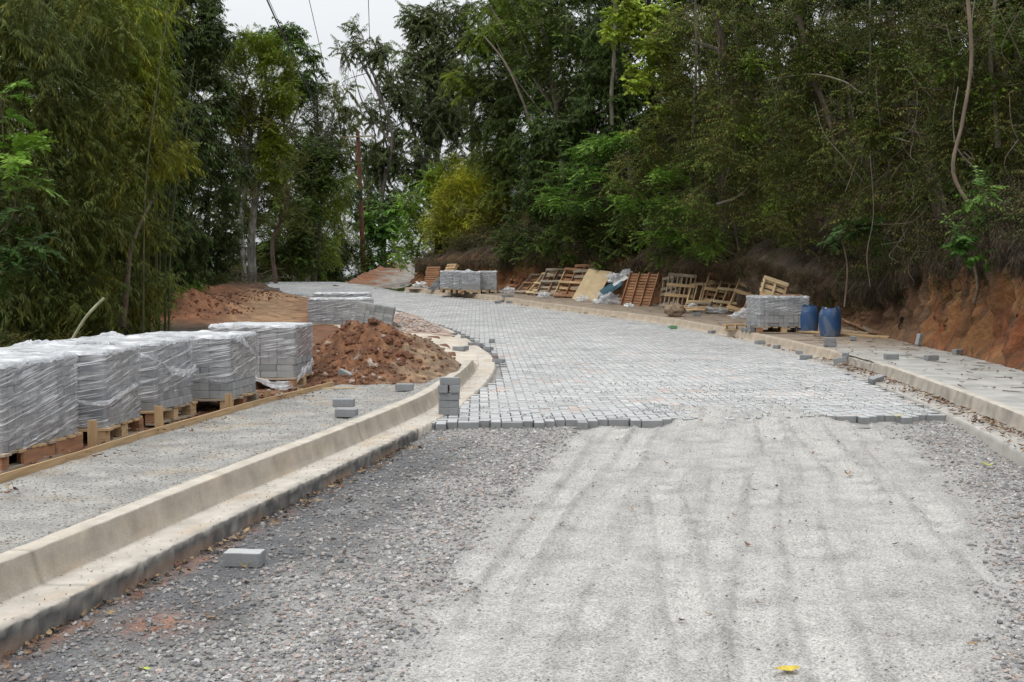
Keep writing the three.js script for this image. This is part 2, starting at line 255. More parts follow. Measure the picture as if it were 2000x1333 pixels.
{
  const list = [], U = 0.1125, th = -0.026, cs = Math.cos(th), sn = Math.sin(th), r = rng(77);
  const edgeL = interp([[-0.99, 12.3], [-0.84, 13.4], [-0.59, 15.7], [-0.38, 17], [-0.24, 18.84], [-0.22, 20.3], [-0.34, 22.9], [-0.6, 25.3], [-0.95, 27.8], [-1.37, 30.4], [-1.95, 32.7], [-2.5, 34.5], [-3.5, 38.3], [-4.9, 42], [-7.4, 46.5], [-10, 50.4], [-13.5, 54], [-19, 58]]);
  for (let j = 104; j < 620; j++) for (let i = -190; i < 70; i++) {
    const c = (((i - j) % 4) + 4) % 4; if (c === 1 || c === 2) continue;
    const H = c === 0, gx = (i + (H ? 1 : 0.5)) * U, gz = (j + (H ? 0.5 : 1)) * U, x = gx * cs + gz * sn, z = gz * cs - gx * sn;
    const front = 12.78 + 0.1 * n2(x * 2.3, 4) + 0.125 * (x + 1) + (x > 4.3 ? 0.05 : 0), re = z > 49 ? Math.max(-4.3 - (z - 49) * 0.35, -9) : xR(z) - (z < 19 ? 0.34 + 0.05 * n2(z * 3, 1) : 0.11);
    if (z < front || z > 68 || x < edgeL(z) + (z < 13.6 ? -0.03 : 0.1) || x > re - 0.06) continue;
    list.push([x, z, H, r(), r(), r()]);
  }
  list.sort((a, b) => a[1] - b[1]);
  const colour = (x, z, k) => { const dusty = 0.5 + 0.5 * fbm(x * 0.6, z * 0.35, 3), p = n2(x * 0.55 + 3, z * 0.5); return p > 0.62 && k < 0.45 && z < 30 ? 'pink' : k < 0.2 - 0.2 * dusty ? 'dark' : k > 0.72 ? 'pale' : ''; };
  const tint = { pink: [0.7, 0.6, 0.56], dark: [0.52, 0.53, 0.54], pale: [0.72, 0.72, 0.715], '': [0.62, 0.625, 0.625] }, mats = { pink: M.paverPink, dark: M.paver, pale: M.paverPale, '': M.paverPale };
  const rest = [];
  list.forEach(([x, z, H, a, b, c], n) => {
    const y = bedUnder(z) - 0.004 + 0.0025 * (a - 0.5) * 2 + 0.012 * fbm(x * 0.5, z * 0.4, 2), dr = hz(z + 0.5) - hz(z - 0.5), ry = (H ? 0 : Math.PI / 2) - th + (b - 0.5) * 0.03 + (c > 0.5 ? Math.PI : 0), rx = dr + (c - 0.5) * 0.012, rz = (b - 0.5) * 0.012, t = colour(x, z, a);
    if (n < 300) { const m = part('paver', paverVar[n % 3], [mats[t], M.paverSide], flagStone); m.position.set(x, y, -z); m.rotation.set(rx, ry, rz, 'XYZ'); m.rotation.order = 'XZY'; }
    else { const k = 0.9 + 0.16 * b + 0.16 * fbm(x * 0.45, z * 0.3 + 20, 3), q = tint[t]; rest.push({ p: [x, y, -z], s: 1, ry, rx: 0, rz: 0, c: [q[0] * k, q[1] * k, q[2] * k], dr: rx }); }
  });
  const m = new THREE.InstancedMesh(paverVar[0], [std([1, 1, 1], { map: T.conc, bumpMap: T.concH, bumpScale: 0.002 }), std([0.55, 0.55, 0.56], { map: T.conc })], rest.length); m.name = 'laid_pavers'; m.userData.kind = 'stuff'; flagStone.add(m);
  rest.forEach((q, i) => { _o.scale.set(1, 1, 1); _o.position.set(...q.p); _o.rotation.set(q.dr, q.ry, 0, 'XYZ'); _o.updateMatrix(); m.setMatrixAt(i, _o.matrix); m.setColorAt(i, new THREE.Color().setRGB(...q.c)); });
}
setting('joint_sand', sheet(60, 260, (u, v) => {
  const z = 13.7 + 36 * v, x = lerp(xL(z) + 0.6, xR(z) - 0.45, u), k = 0.9 + 0.25 * fbm(x * 1.5, z * 1.5);
  return [x, bedUnder(z) + 0.0715 + 0.012 * fbm(x * 0.5, z * 0.4, 2) + 0.004 * n2(x * 1.3, z * 1.3), -z, 0.43 * k, 0.425 * k, 0.41 * k];
}), M.grit, 'fine sand swept into the joints between the pavers', 'sand');
{ // sand and grit spilled over the laid pavers
  const r = rng(5), l = [];
  for (let i = 0; i < 14000; i++) { const z = 13.2 + 9 * r() ** 1.5, x = lerp(xL(z) + 0.4, xR(z) - 0.2, r()); if (fbm(x * 0.5 + 9, z * 1.1, 3) + 0.25 * (x > 1.5 && z < 17 ? 1 : 0) + (r() - 0.5) * 0.4 < 0.24) continue; const s = 0.002 + 0.008 * r() ** 3.5, k = rr(0.2, 0.42, r); l.push({ p: [x, bedUnder(z) + 0.082 + s * 0.3 + 0.012 * fbm(x * 0.5, z * 0.4, 2), -z], s, ry: r() * 6, c: [k, k * 0.98, k * 0.95] }); }
  tag(scatter('grit', paint(rock(1, 3.3, 1, [1, 0.6, 0.8], 0.4), () => [1, 1, 1]), M.stone, l), 'grit scattered over the first rows of laid pavers', 'grit', null, 'stuff');
}
// kerbs with their gutters, cast in one length
function sweep(path, prof, side, col) {
  const pl = [0]; for (let k = 1; k < prof.length; k++) pl.push(pl[k - 1] + Math.hypot(prof[k][0] - prof[k - 1][0], prof[k][1] - prof[k - 1][1]));
  let s = 0; const n = path.length - 1, S = path.map((q, i) => i ? (s += Math.hypot(q[0] - path[i - 1][0], q[1] - path[i - 1][1])) : 0);
  return sheet(prof.length - 1, n, (u, v) => {
    const i = Math.round(v * n), k = Math.round(u * (prof.length - 1)), [x, z] = path[i], a = path[Math.max(0, i - 1)], b = path[Math.min(n, i + 1)], l = Math.hypot(b[0] - a[0], b[1] - a[1]), nx = (b[1] - a[1]) / l * side, nz = -(b[0] - a[0]) / l * side;
    const [lat, y] = prof[k], c = col(k, x, z, S[i]), dl = c[3] ?? 0, dy = c[4] ?? 0;
    return [x + nx * (lat + dl), hz(z) + y + dy, -(z + nz * (lat + dl)), c[0], c[1], c[2], S[i], pl[k]];
  }, true);
}
const kerbProf = [[-0.19, -0.05], [-0.18, 0.2], [-0.175, 0.268], [-0.165, 0.279], [-0.12, 0.281], [-0.06, 0.28], [-0.046, 0.272], [-0.035, 0.22], [-0.018, 0.16], [0, 0.118], [0.02, 0.11], [0.1, 0.112], [0.2, 0.118], [0.262, 0.12], [0.278, 0.112], [0.285, 0.085], [0.29, 0.04], [0.295, 0], [0.3, -0.06]];
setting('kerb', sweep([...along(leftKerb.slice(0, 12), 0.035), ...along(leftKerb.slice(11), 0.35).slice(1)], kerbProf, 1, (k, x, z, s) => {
  const up = 1 - sst(19.3, 20.9, z), n = 1 + 0.2 * fbm(s * 1.3, k * 0.35, 4) + 0.16 * fbm(s * 6, k * 0.9, 3), rough = k > 13 ? 0.8 : k > 5 && k < 8 ? 0.25 : 0.12;
  const dirt = k >= 13 && z < 12.3 ? (k > 14 ? 0.95 : k === 14 ? 0.75 : 0.3) + 0.5 * fbm(s * 5, k * 1.3, 4) : 0, stain = sst(0.05, 0.5, fbm(s * 0.8 + 9, k * 0.2, 3)) * (k > 8 && k < 14 ? 1 : 0.35);
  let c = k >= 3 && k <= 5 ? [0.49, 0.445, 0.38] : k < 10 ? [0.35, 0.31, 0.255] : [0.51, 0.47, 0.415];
  if (z < 19 && (s + 1.1) % 5.3 < 0.034) c = c.map((q) => q * 0.68);
  if (z > 19.5) c = mix3(c, [0.56, 0.51, 0.44], 0.6);
  c = mix3(c, [0.47, 0.36, 0.25], stain * 0.6); c = mix3(c, [0.072, 0.071, 0.069], clamp(dirt, 0, 1));
  if (k >= 16) c = mix3(c, [0.3, 0.2, 0.14], 0.5 * sst(-0.1, 0.4, n2(s * 0.9, 3)));
  const y = kerbProf[k][1];
  return [c[0] * n, c[1] * n, c[2] * n, rough * 0.03 * fbm(s * 7 + k * 3, k * 0.9, 5), y > 0.12 ? -(y - 0.125) * (1 - up) + rough * 0.012 * n2(s * 6, k) : -0.012 * (k > 12 ? Math.max(0, fbm(s * 3, 2, 3)) : 0) * 1.5];
}), M.conc, 'long beige concrete kerb and gutter curving away on the left', 'kerb');
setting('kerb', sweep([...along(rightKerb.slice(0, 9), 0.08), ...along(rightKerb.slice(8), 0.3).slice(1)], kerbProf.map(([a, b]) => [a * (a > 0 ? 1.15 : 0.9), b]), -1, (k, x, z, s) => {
  const n = 1 + 0.18 * fbm(s * 1.3 + 50, k * 0.35, 4), gone = sst(18.2, 19, z) * sst(21.8, 21, z) * (0.5 + 0.5 * n2(s * 1.5, 4)), streak = k > 5 && k < 10 && z < 19 ? sst(0.15, 0.6, n2(s * 2.6, 8) + 0.3 * n2(s * 9, k)) : 0;
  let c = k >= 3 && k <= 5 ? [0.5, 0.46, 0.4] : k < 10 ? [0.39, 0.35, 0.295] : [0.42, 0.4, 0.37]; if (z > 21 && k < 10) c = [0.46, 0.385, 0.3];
  c = mix3(c, [0.24, 0.22, 0.2], streak * 0.7); c = mix3(c, [0.3, 0.27, 0.24], gone * 0.7);
  const y = kerbProf[k][1];
  return [c[0] * n, c[1] * n, c[2] * n, (k > 4 && k < 9 ? 0.016 : 0.004) * fbm(s * 3.1, k * 0.6, 3) + gone * 0.03 * n2(s * 5, k), y > 0.15 && k > 3 ? -gone * 0.05 : 0];
}), M.conc, 'beige concrete kerb along the right side below the pallets', 'kerb');

// left footway: gravel base between kerb and timber form
const formLine = [[-4.35, 3], [-3.93, 6], [-3.53, 8.58], [-3.2, 11.14], [-2.73, 13.9], [-2.28, 15.88]], xF = interp(formLine);
const pathY = (x, z) => 0.2 + 0.012 * fbm(x * 2, z * 2, 3) + 0.05 * sst(-0.45, -0.25, x - xL(z));
setting('footpath', sheet(70, 260, (u, v) => {
  const z = 3 + v * 15, x0 = z < 15.9 ? xF(z) : lerp(xF(15.9), -1.5, (z - 15.9) / 2.4), x = lerp(x0, xL(z) - 0.165, u), k = 1 + 0.3 * fbm(x * 1.6, z * 1.6, 4), w = sst(0.1, 0.6, fbm(x * 0.9 + 5, z * 0.9, 3));
  const c = mix3([0.32, 0.31, 0.29], [0.36, 0.31, 0.255], w);
  return [x, pathY(x, z), -z, c[0] * k, c[1] * k, c[2] * k];
}), M.grit, 'grey gravel footpath base between kerb and timber form', 'footpath');
{
  const r = rng(19), l = [];
  for (let i = 0; i < 15000; i++) { const z = 4.2 + 13 * r() ** 1.2, x = lerp(z < 15.8 ? xF(z) + 0.03 : -1.9, xL(z) - 0.2, r()), s = 0.002 + 0.0075 * r() ** 3.2, k = rr(0.26, 0.56, r); l.push({ p: [x, pathY(x, z) + s * 0.25, -z], s, ry: r() * 6, rx: r(), c: [k, k * 0.97, k * 0.92] }); }
  tag(scatter('gravel', paint(rock(1, 8.3, 1, [1, 0.6, 0.8], 0.4), () => [1, 1, 1]), M.stone, l), 'fine crushed stone lying on the footpath base', 'gravel', null, 'stuff');
}
// concrete apron where the left kerb is lowered
setting('driveway', sheet(30, 90, (u, v) => {
  const z = 20.2 + v * 15, x = lerp(xL(z) - 2.6, xL(z) + 0.01, u), k = 1 + 0.2 * fbm(x, z * 1.4, 4), d = sst(0.15, 0.55, fbm(x * 0.8 + 4, z * 1.2, 3));
  const c = mix3([0.56, 0.5, 0.42], [0.46, 0.35, 0.25], d); return [x, hz(z) + 0.128 + 0.045 * sst(0.12, -0.4, x - xL(z) + 0.2) + - 0.12 * sst(0.06, 0, u), -z, c[0] * k, c[1] * k, c[2] * k];
}), M.conc, 'pale concrete driveway apron at the lowered left kerb', 'driveway');
// right footway slab
const slabY = (x, z) => hz(z) + 0.268 + 0.01 * fbm(x, z, 2);
setting('sidewalk', sheet(34, 330, (u, v) => {
  const z = 3 + v * 50, x0 = z < 49 ? xR(z) + 0.1 : -4.1, x = lerp(x0, xB(z) + 0.5, u), k = 1 + 0.4 * fbm(x * 1.3, z * 1.3, 5), far = sst(20.5, 25, z + n2(x, z)), dirt = sst(0.1, 0.5, fbm(x * 1.5 + 4, z * 1.5, 4)) * 0.7;
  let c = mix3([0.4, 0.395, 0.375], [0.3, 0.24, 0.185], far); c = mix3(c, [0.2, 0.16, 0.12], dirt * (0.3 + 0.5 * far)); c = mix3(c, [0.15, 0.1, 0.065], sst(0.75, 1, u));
  return [x, slabY(x, z) + 0.05 * sst(0.8, 1, u), -z, c[0] * k, c[1] * k, c[2] * k];
}), M.conc, 'rough grey concrete sidewalk between right kerb and earth bank', 'sidewalk');

// cut earth bank with the overgrown slope above it
const bankPath = along(bankFoot, 0.08), bankN = bankPath.length - 1;
const cliffH = interp([[1.9, 2], [2.1, 14], [2.15, 19], [2.1, 23], [1.3, 27], [1.0, 31], [1.2, 35], [1.3, 39], [1.35, 44], [1.25, 50], [0.9, 56]]);
function bankAt(t, v) { // v 0..1 up the cut face, 1..2 up the slope behind
  const i = clamp(Math.round(t * bankN), 0, bankN), [x, z] = bankPath[i], a = bankPath[Math.max(0, i - 4)], b = bankPath[Math.min(bankN, i + 4)], l = Math.hypot(b[0] - a[0], b[1] - a[1]), nx = (b[1] - a[1]) / l, nz = -(b[0] - a[0]) / l;
  const s = i * 0.08, H = cliffH(z) * (1 + 0.16 * n2(s * 0.5, 2)), w = Math.min(v, 1), q = Math.max(0, v - 1);
  const groove = 0.3 - 0.34 * Math.abs(n2(s * 1.5, 5 + w * 0.5)) - 0.22 * Math.abs(n2(s * 3.6, 9 + w * 0.7)) + 0.07 * n2(s * 11, w * 5) + 0.035 * n2(s * 26, w * 13), talus = 0.22 * (1 - sst(0, 0.28, w)), hump = 0.9 * Math.exp(-(((z - 33.8) / 1.5) ** 2)) * sst(0, 0.7, w);
  const out = 0.15 + 0.16 * w ** 1.6 + q * 12 - talus + groove * sst(0, 0.2, w) * (1 - 0.6 * q) - hump * 0.8 + q * 0.5 * fbm(s * 0.5, q * 9, 3);
  const y = hz(z) + 0.2 + H * w + hump * 0.55 + q * 7.5 + (q > 0 ? 0.35 * fbm(s * 0.6, q * 9, 3) : 0.04 * n2(s * 3, w * 6));
  return [x + nx * out, y, -(z + nz * out), s, z, H];
}
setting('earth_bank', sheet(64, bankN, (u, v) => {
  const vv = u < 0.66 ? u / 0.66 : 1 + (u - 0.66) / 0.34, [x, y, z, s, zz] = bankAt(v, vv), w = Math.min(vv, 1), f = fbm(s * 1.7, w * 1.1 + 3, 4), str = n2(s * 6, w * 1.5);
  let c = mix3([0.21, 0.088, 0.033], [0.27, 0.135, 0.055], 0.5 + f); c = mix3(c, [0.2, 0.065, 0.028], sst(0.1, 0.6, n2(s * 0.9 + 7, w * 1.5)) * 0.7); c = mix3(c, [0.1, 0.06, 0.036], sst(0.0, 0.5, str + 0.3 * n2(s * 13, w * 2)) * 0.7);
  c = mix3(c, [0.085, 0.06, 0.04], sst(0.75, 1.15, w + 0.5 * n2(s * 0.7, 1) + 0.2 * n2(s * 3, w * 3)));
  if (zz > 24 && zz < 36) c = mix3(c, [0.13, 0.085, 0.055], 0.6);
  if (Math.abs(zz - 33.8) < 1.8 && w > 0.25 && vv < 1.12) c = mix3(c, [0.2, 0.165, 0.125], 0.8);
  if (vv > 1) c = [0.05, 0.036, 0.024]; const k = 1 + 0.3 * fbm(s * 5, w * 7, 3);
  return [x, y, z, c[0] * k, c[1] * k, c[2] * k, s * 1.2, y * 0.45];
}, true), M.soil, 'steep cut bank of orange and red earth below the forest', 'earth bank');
// red track climbing away behind the end of the right kerb
setting('dirt_track', sheet(24, 60, (u, v) => {
  const z = 55 + v * 34, xc = lerp(-6.2, -8.6, v) + 0.9 * Math.sin(v * 2), w = lerp(1.7, 0.9, v), x = xc + (u - 0.5) * 2 * w, e = Math.abs(u - 0.5) * 2, k = 1 + 0.35 * fbm(x * 0.8, z * 0.8, 4);
  const c = mix3([0.3, 0.27, 0.24], [0.27, 0.115, 0.055], sst(0.35, 0.9, (1 - u) + 0.4 * n2(x * 0.7, z * 0.4)) * (v > 0.05 ? 1 : v / 0.05));
  return [x, 0.98 + v * 1.35 * sst(0, 0.35, v) - 0.1 * (1 - e) + (e > 0.8 ? 0.5 * (e - 0.8) : 0) + 0.1 * fbm(x, z * 0.5, 3), -z, c[0] * k, c[1] * k, c[2] * k];
}), M.soil, 'red earth and gravel track climbing away past the pole', 'dirt track');
// ------------------------------------------------------------ paver stacks on pallets
const boxCache = {};
function board(l, t, w, k = 0) { // a sawn board along x, a little bowed, with eased ends
  const key = [l, t, w, k].join(); if (boxCache[key]) return boxCache[key];
  const g = new THREE.BoxGeometry(l, t, w, 4, 1, 2), p = g.attributes.position;
  for (let i = 0; i < p.count; i++) { const x = p.getX(i); p.setY(i, p.getY(i) + 0.012 * Math.min(l, 0.8) * n2(x * 1.3 + k * 9, k)); p.setZ(i, p.getZ(i) + 0.006 * n2(x * 4 + k * 3, p.getZ(i) * 20 + k)); p.setX(i, x + (Math.abs(x) > l * 0.49 ? 0.006 * n2(p.getZ(i) * 30, k * 7) : 0)); }
  g.computeVertexNormals(); return boxCache[key] = boxUV(g, k * 0.53 + l);
}
const place = (m, x, y, z, rx = 0, ry = 0, rz = 0) => { m.position.set(x, y, z); m.rotation.set(rx, ry, rz); return m; };
// the platform under a stack: deck boards along x on blocks, or on solid side boards
function platform(parent, w, d, r, solid) {
  const n = 7, wood = [M.pine, M.woodGrey, M.pine, M.woodRed];
  for (let i = 0; i < n; i++) place(part('deck_board', board(w * rr(0.98, 1.03, r), 0.02, 0.105, i), wood[Math.floor(r() * 3)], parent), rr(-0.02, 0.02, r), 0.13, (i / (n - 1) - 0.5) * (d - 0.1), 0, rr(-0.01, 0.01, r), 0);
  for (const x of [-1, 0, 1]) {
    if (solid) place(part('side_board', board(d, 0.028, 0.115, 3 + x), M.woodRed, parent), x * (w / 2 - 0.02), 0.06, 0, 0, Math.PI / 2, Math.PI / 2).rotation.set(Math.PI / 2, 0, Math.PI / 2);
    else for (const z of [-1, 0, 1]) place(part('block', board(0.1, 0.1, 0.12, x + z + 2), wood[Math.floor(r() * 4)], parent), x * (w / 2 - 0.06), 0.068, z * (d / 2 - 0.07), 0, rr(-0.1, 0.1, r), 0);
    place(part('skid', board(d, 0.018, 0.1, 5 + x), M.woodGrey, parent), x * (w / 2 - 0.06), 0.009, 0, 0, Math.PI / 2, 0);
  }
}
function wrapGeo(w, d, y0, y1, seed, o = {}) { // stretched film round the four sides
  const { ragged = 0.02, side = 0 } = o, a = w / 2 + 0.008, b = d / 2 + 0.008, per = 2 * (w + d);
  return sheet(150, 30, (u, v) => {
    let s = u * per, x, z, nx = 0, nz = 0; // starts at the front left corner, front, right, back, left
    if (s < w) { x = -a + s / w * 2 * a; z = b; nz = 1; } else if ((s -= w) < d) { x = a; z = b - s / d * 2 * b; nx = 1; } else if ((s -= d) < w) { x = a - s / w * 2 * a; z = -b; nz = -1; } else { s -= w; x = -a; z = -b + s / d * 2 * b; nx = -1; }
    const q = u * per, lo = y0 + ragged * fbm(q * 1.6 + seed, seed, 3) * 2 + side * Math.max(0, Math.sin(u * 6.28 + seed)) * 0.06, y = lerp(lo, y1, v);
    const tn = n2(q * 0.9 + seed + y * 2.2, (y - q * 0.18) * 13), bu = 0.004 + 0.004 * tn + 0.008 * Math.max(0, n2(q * 1.4 + seed, y * 3)) + (v < 0.08 ? 0.015 * n2(q * 9, seed) : 0);
    return [x + nx * bu, y, z + nz * bu, 1, 1, 1, q + seed, y];
  }, true);
}
function topGeo(w, d, y, seed, peaks = []) { // loose film gathered over the top
  return sheet(60, 46, (u, v) => {
    const x = (u - 0.5) * (w + 0.03), z = (v - 0.5) * (d + 0.03), e = Math.min(u, 1 - u, v, 1 - v), ed = e < 0.01 ? 1 : 0;
    let h = 0.004 + 0.022 * Math.max(0, fbm(x * 1.6 + seed, z * 3.3, 3)) + 0.006 * Math.max(0, n2(x * 3 + seed, z * 14));
    for (const [px, pz, r, k] of peaks) h += 0.55 * k * Math.exp(-(((x - px) / r) ** 2 + ((z - pz) / r) ** 2)) * (1 + 0.5 * n2(x * 16, z * 16 + seed));
    return [x + 0.012 * n2(z * 9, seed), y + (ed ? -0.03 - 0.015 * n2(x * 5, z * 5) : h), z + 0.012 * n2(x * 9, seed + 4), 1, 1, 1, x, z];
  }, true);
}
function ribbon(pts, w, seed, tw = 3) { // a torn, gathered strip of film
  const cv = new THREE.CatmullRomCurve3(pts.map(V3)), N = 50;
  return sheet(8, N, (u, v) => { const p = cv.getPointAt(v), a = v * tw + seed, h = (u - 0.5) * w * (0.55 + 0.6 * Math.abs(n2(v * 5, seed))); const f = 0.014 * n2(u * 9 + seed, v * 12); return [p.x + f, p.y + h * Math.cos(a * 0.35) + f, p.z + h * Math.sin(a) * 0.5 + f, 1, 1, 1, u * w, v]; }, true);
}
const restCache = {};
function paverStack(label, o) {
  const { p, turn, nx = 5, nz = 8, rows = 8, y0 = 0.04, seed, solid, base = true, roll = 0, group = 'plastic-wrapped stacks of paving blocks on pallets', detail = true, film = true, peaks, topRows = 0, corner = [1, 1], ragged, sd } = o;
  const r = rng(seed * 101), W = nx * 0.22, D = nz * 0.11, th = base ? 0.14 : 0;
  const t = thing('paver_stack', label, 'paver stack', p, turn, group);
  // p is the base corner that stands nearest; move the group so that its origin is the base centre
  t.position.add(V(-corner[0] * W / 2, 0, -corner[1] * D / 2).applyAxisAngle(V(0, 1, 0), turn)); t.rotation.z = roll;
  if (base) platform(t, W + 0.06, D + 0.1, r, solid);
  const inner = [];
  for (let c = 0; c < rows; c++) {
    const y = th + c * 0.082, sh = rr(-0.008, 0.008, r), odd = c % 2;
    const cols = []; let x = -W / 2; // each odd course has a pair of header blocks in it
    for (let i = 0; i < nx; i++) { if (odd && i === (c % 4 === 1 ? 1 : nx - 2)) { cols.push([x + 0.055, 1], [x + 0.165, 1]); } else cols.push([x + 0.11, 0]); x += 0.22; }
    cols.forEach(([cx, head], ci) => {
      const n = head ? nz / 2 : nz, dz = head ? 0.22 : 0.11;
      for (let k = 0; k < n; k++) {
        const z = -D / 2 + dz * (k + 0.5), seen = detail && (k === n - 1 || ci === cols.length - 1 || c === rows - 1), q = [cx + sh + rr(-0.003, 0.003, r), y, z + rr(-0.003, 0.003, r)], a = (head ? Math.PI / 2 : 0) + rr(-0.012, 0.012, r);
        if (seen) place(part('paver', paverVar[Math.floor(r() * 3)], r() < 0.3 ? M.paverDark : M.paver, t), ...q, 0, a, 0);
        else if (k === 0 || ci === 0 || !detail && (k === n - 1 || ci === cols.length - 1 || c === rows - 1)) inner.push([q, a]);
      }
    });
  }
  const key = detail ? `${nx},${nz},${rows},${base}` : seed;
  restCache[key] ??= mergeGeometries(inner.map(([q, a]) => { const g = (detail ? paverVar[0] : new THREE.BoxGeometry(0.214, 0.077, 0.104).toNonIndexed().translate(0, 0.04, 0)).clone(); g.rotateY(a); g.translate(...q); return g; }));
  part(detail ? 'hidden_pavers' : 'pavers', restCache[key], M.paver, t).userData.kind = 'stuff';
  if (film) {
    part('plastic_wrap', wrapGeo(W, D, th + y0, th + rows * 0.082 + 0.004, seed * 3.7, { ragged, side: sd }), M.film, t);
    part('plastic_sheet', topGeo(W, D, th + rows * 0.082 + 0.004, seed * 2.3, peaks), M.sheet, t);
  }
  return t;
}
M.form = std([0.52, 0.35, 0.19], { map: T.wood, bumpMap: T.wood, bumpScale: 0.0015 });
const deg = (a) => a * Math.PI / 180;
paverStack('wrapped paver stack cut by the left edge, nearest of the row', { p: [-3.77, 0.17, -9.2], turn: deg(-6), seed: 9 });
const s1 = paverStack('wrapped paver stack on a low pallet with solid wooden side board', { p: [-3.74, 0.17, -9.54], turn: deg(-7), seed: 1, solid: true, y0: -0.01, peaks: [[0.5, -0.3, 0.1, 0.05], [-0.1, -0.35, 0.14, 0.05]] });
const s2 = paverStack('wrapped paver stack with film twisted across its front corner', { p: [-3.5, 0.17, -10.72], turn: deg(-2.5), seed: 2, y0: 0.0, peaks: [[-0.4, -0.3, 0.13, 0.08], [-0.2, -0.34, 0.12, 0.06], [0.2, 0.1, 0.1, 0.03]] });
const s3 = paverStack('wrapped paver stack whose pallet boards stick out to the right', { p: [-3.45, 0.17, -12.06], turn: deg(-9), seed: 3, y0: 0.11, sd: 1, peaks: [[-0.3, -0.36, 0.13, 0.09], [0.0, -0.36, 0.1, 0.04]] });
const s4 = paverStack('wrapped paver stack with two bare courses and a diagonal film strand', { p: [-3, 0.17, -13.24], turn: deg(-7), seed: 4, y0: 0.175, sd: -0.6, peaks: [[0.0, -0.3, 0.08, 0.05], [0.46, 0.1, 0.07, 0.03]] });
const s5 = paverStack('wrapped paver stack beside the soil heap with film trailing below', { p: [-2.76, 0.17, -15.84], turn: deg(-6), seed: 5, y0: 0.24, ragged: 0.008 });
part('plastic_strand', ribbon([[-0.55, 0.72, 0.47], [-0.2, 0.58, 0.48], [0.2, 0.4, 0.47], [0.56, 0.36, 0.47], [0.6, 0.39, 0.3], [0.59, 0.46, -0.3]], 0.06, 2, 9), M.sheet, s2);
part('plastic_strand', ribbon([[0.1, 0.78, 0.46], [0.4, 0.7, 0.47], [0.57, 0.62, 0.4], [0.6, 0.5, 0.1], [0.6, 0.47, -0.3], [0.6, 0.5, -0.44]], 0.11, 1, 10), M.sheet, s3);
part('plastic_strand', ribbon([[-0.55, 0.6, 0.46], [-0.2, 0.48, 0.47], [0.2, 0.38, 0.47], [0.52, 0.32, 0.47], [0.58, 0.34, 0.4]], 0.05, 3, 12), M.sheet, s4);
part('plastic_strand', ribbon([[0.57, 0.8, 0.4], [0.6, 0.72, 0.05], [0.59, 0.6, -0.2], [0.59, 0.5, -0.44]], 0.09, 7, 8), M.sheet, s4);
part('plastic_strand', ribbon([[-0.45, 0.03, 0.62], [-0.2, 0.13, 0.6], [0.05, 0.15, 0.58], [0.3, 0.06, 0.56], [0.52, 0.05, 0.5], [0.6, 0.2, 0.2], [0.6, 0.3, -0.3]], 0.13, 5, 6), M.sheet, s5);
paverStack('wide wrapped paver stack behind the soil heap by the apron', { p: [-3.67, 0.16, -32], turn: deg(-2), seed: 6, nx: 7, y0: 0.1, peaks: [[0.5, 0, 0.3, 0.03]] });
paverStack('wrapped paver stack half hidden behind the wide one', { p: [-3.91, 0.26, -34.4], turn: deg(3), seed: 7, nx: 7 });
paverStack('leaning bare-fronted paver stack sunk against the soil heap', { p: [-2.87, 0.22, -29.5], turn: deg(3), seed: 8, nx: 4, rows: 8, base: false, roll: -0.17, film: false });
{ // the stack on the right footway shows its block ends to the road
  const t = paverStack('wrapped paver stack beside the blue drums on the sidewalk', { p: [5.38, 0.31, -27.26], turn: deg(-86), seed: 10, nz: 10, nx: 5, rows: 8, y0: 0.28, corner: [1, 1], ragged: 0.03 });
  t.updateMatrixWorld(true);
  const m = mesh('scrap_plank', board(0.62, 0.025, 0.14, 4), M.woodRed); m.position.copy(t.localToWorld(V(-0.05, 0.82, -0.25))); m.rotation.y = 0.04; tag(m, 'reddish plank lying on top of the stack by the drums', 'plank', 'scrap planks');
  [[0.3, 0.63, 0, 'lower front'], [0.3, 0.63, 0.082, 'upper front'], [0.05, 0.64, 0, 'lower rear'], [-0.18, 0.66, 0, 'rearmost']].forEach(([x, z, y, w]) => { const q = t.localToWorld(V(x, 0, z)); const k = mesh('loose_paver', paverVar[0], [M.paver, M.paverDark]); k.position.set(q.x, q.y + 0.01 + y, q.z); k.rotation.y = 0.1 + x; tag(k, `${w} paver beside the left end of the stack by the drums`, 'paver', 'single grey paving blocks lying about the site'); });
}
const farG = 'wrapped paver stacks at the far right';
paverStack('far wrapped paver stack, leftmost of the cluster near the red bank', { p: [-1.97, 0.87, -45.98], turn: deg(-3), seed: 21, detail: false, nx: 3, group: farG });
paverStack('far wrapped paver stack with bright film, second in the cluster', { p: [-1.69, 0.86, -45.62], turn: deg(2), seed: 22, detail: false, nx: 2, group: farG });
paverStack('far wrapped paver stack with uncovered block ends in the cluster middle', { p: [-1.14, 0.84, -45.1], turn: deg(2), seed: 23, detail: false, nx: 3, y0: 0.2, group: farG, peaks: [[-0.1, 0, 0.12, 0.14]] });
paverStack('far wrapped paver stack, rightmost of the cluster near the red bank', { p: [-0.56, 0.86, -45.62], turn: deg(-2), seed: 24, detail: false, nx: 3, y0: 0.0, group: farG });
{
  const t = thing('paver_heap', 'stepped heap of loose grey pavers left of the far stacks', 'paver heap', [-2.72, 0.95, -48.24], 0.1), r = rng(8);
  for (let c = 0; c < 6; c++) for (let i = 0; i < 4 - Math.floor(c / 2); i++) for (let k = 0; k < 2; k++) place(part('paver', paverVar[0], r() < 0.4 ? M.paverDark : M.paver, t), -0.4 + (i + c * 0.32) * 0.23 + rr(-0.02, 0.02, r), c * 0.081, 0.1 - k * 0.12 + rr(-0.02, 0.02, r), 0, rr(-0.2, 0.2, r), 0);
}
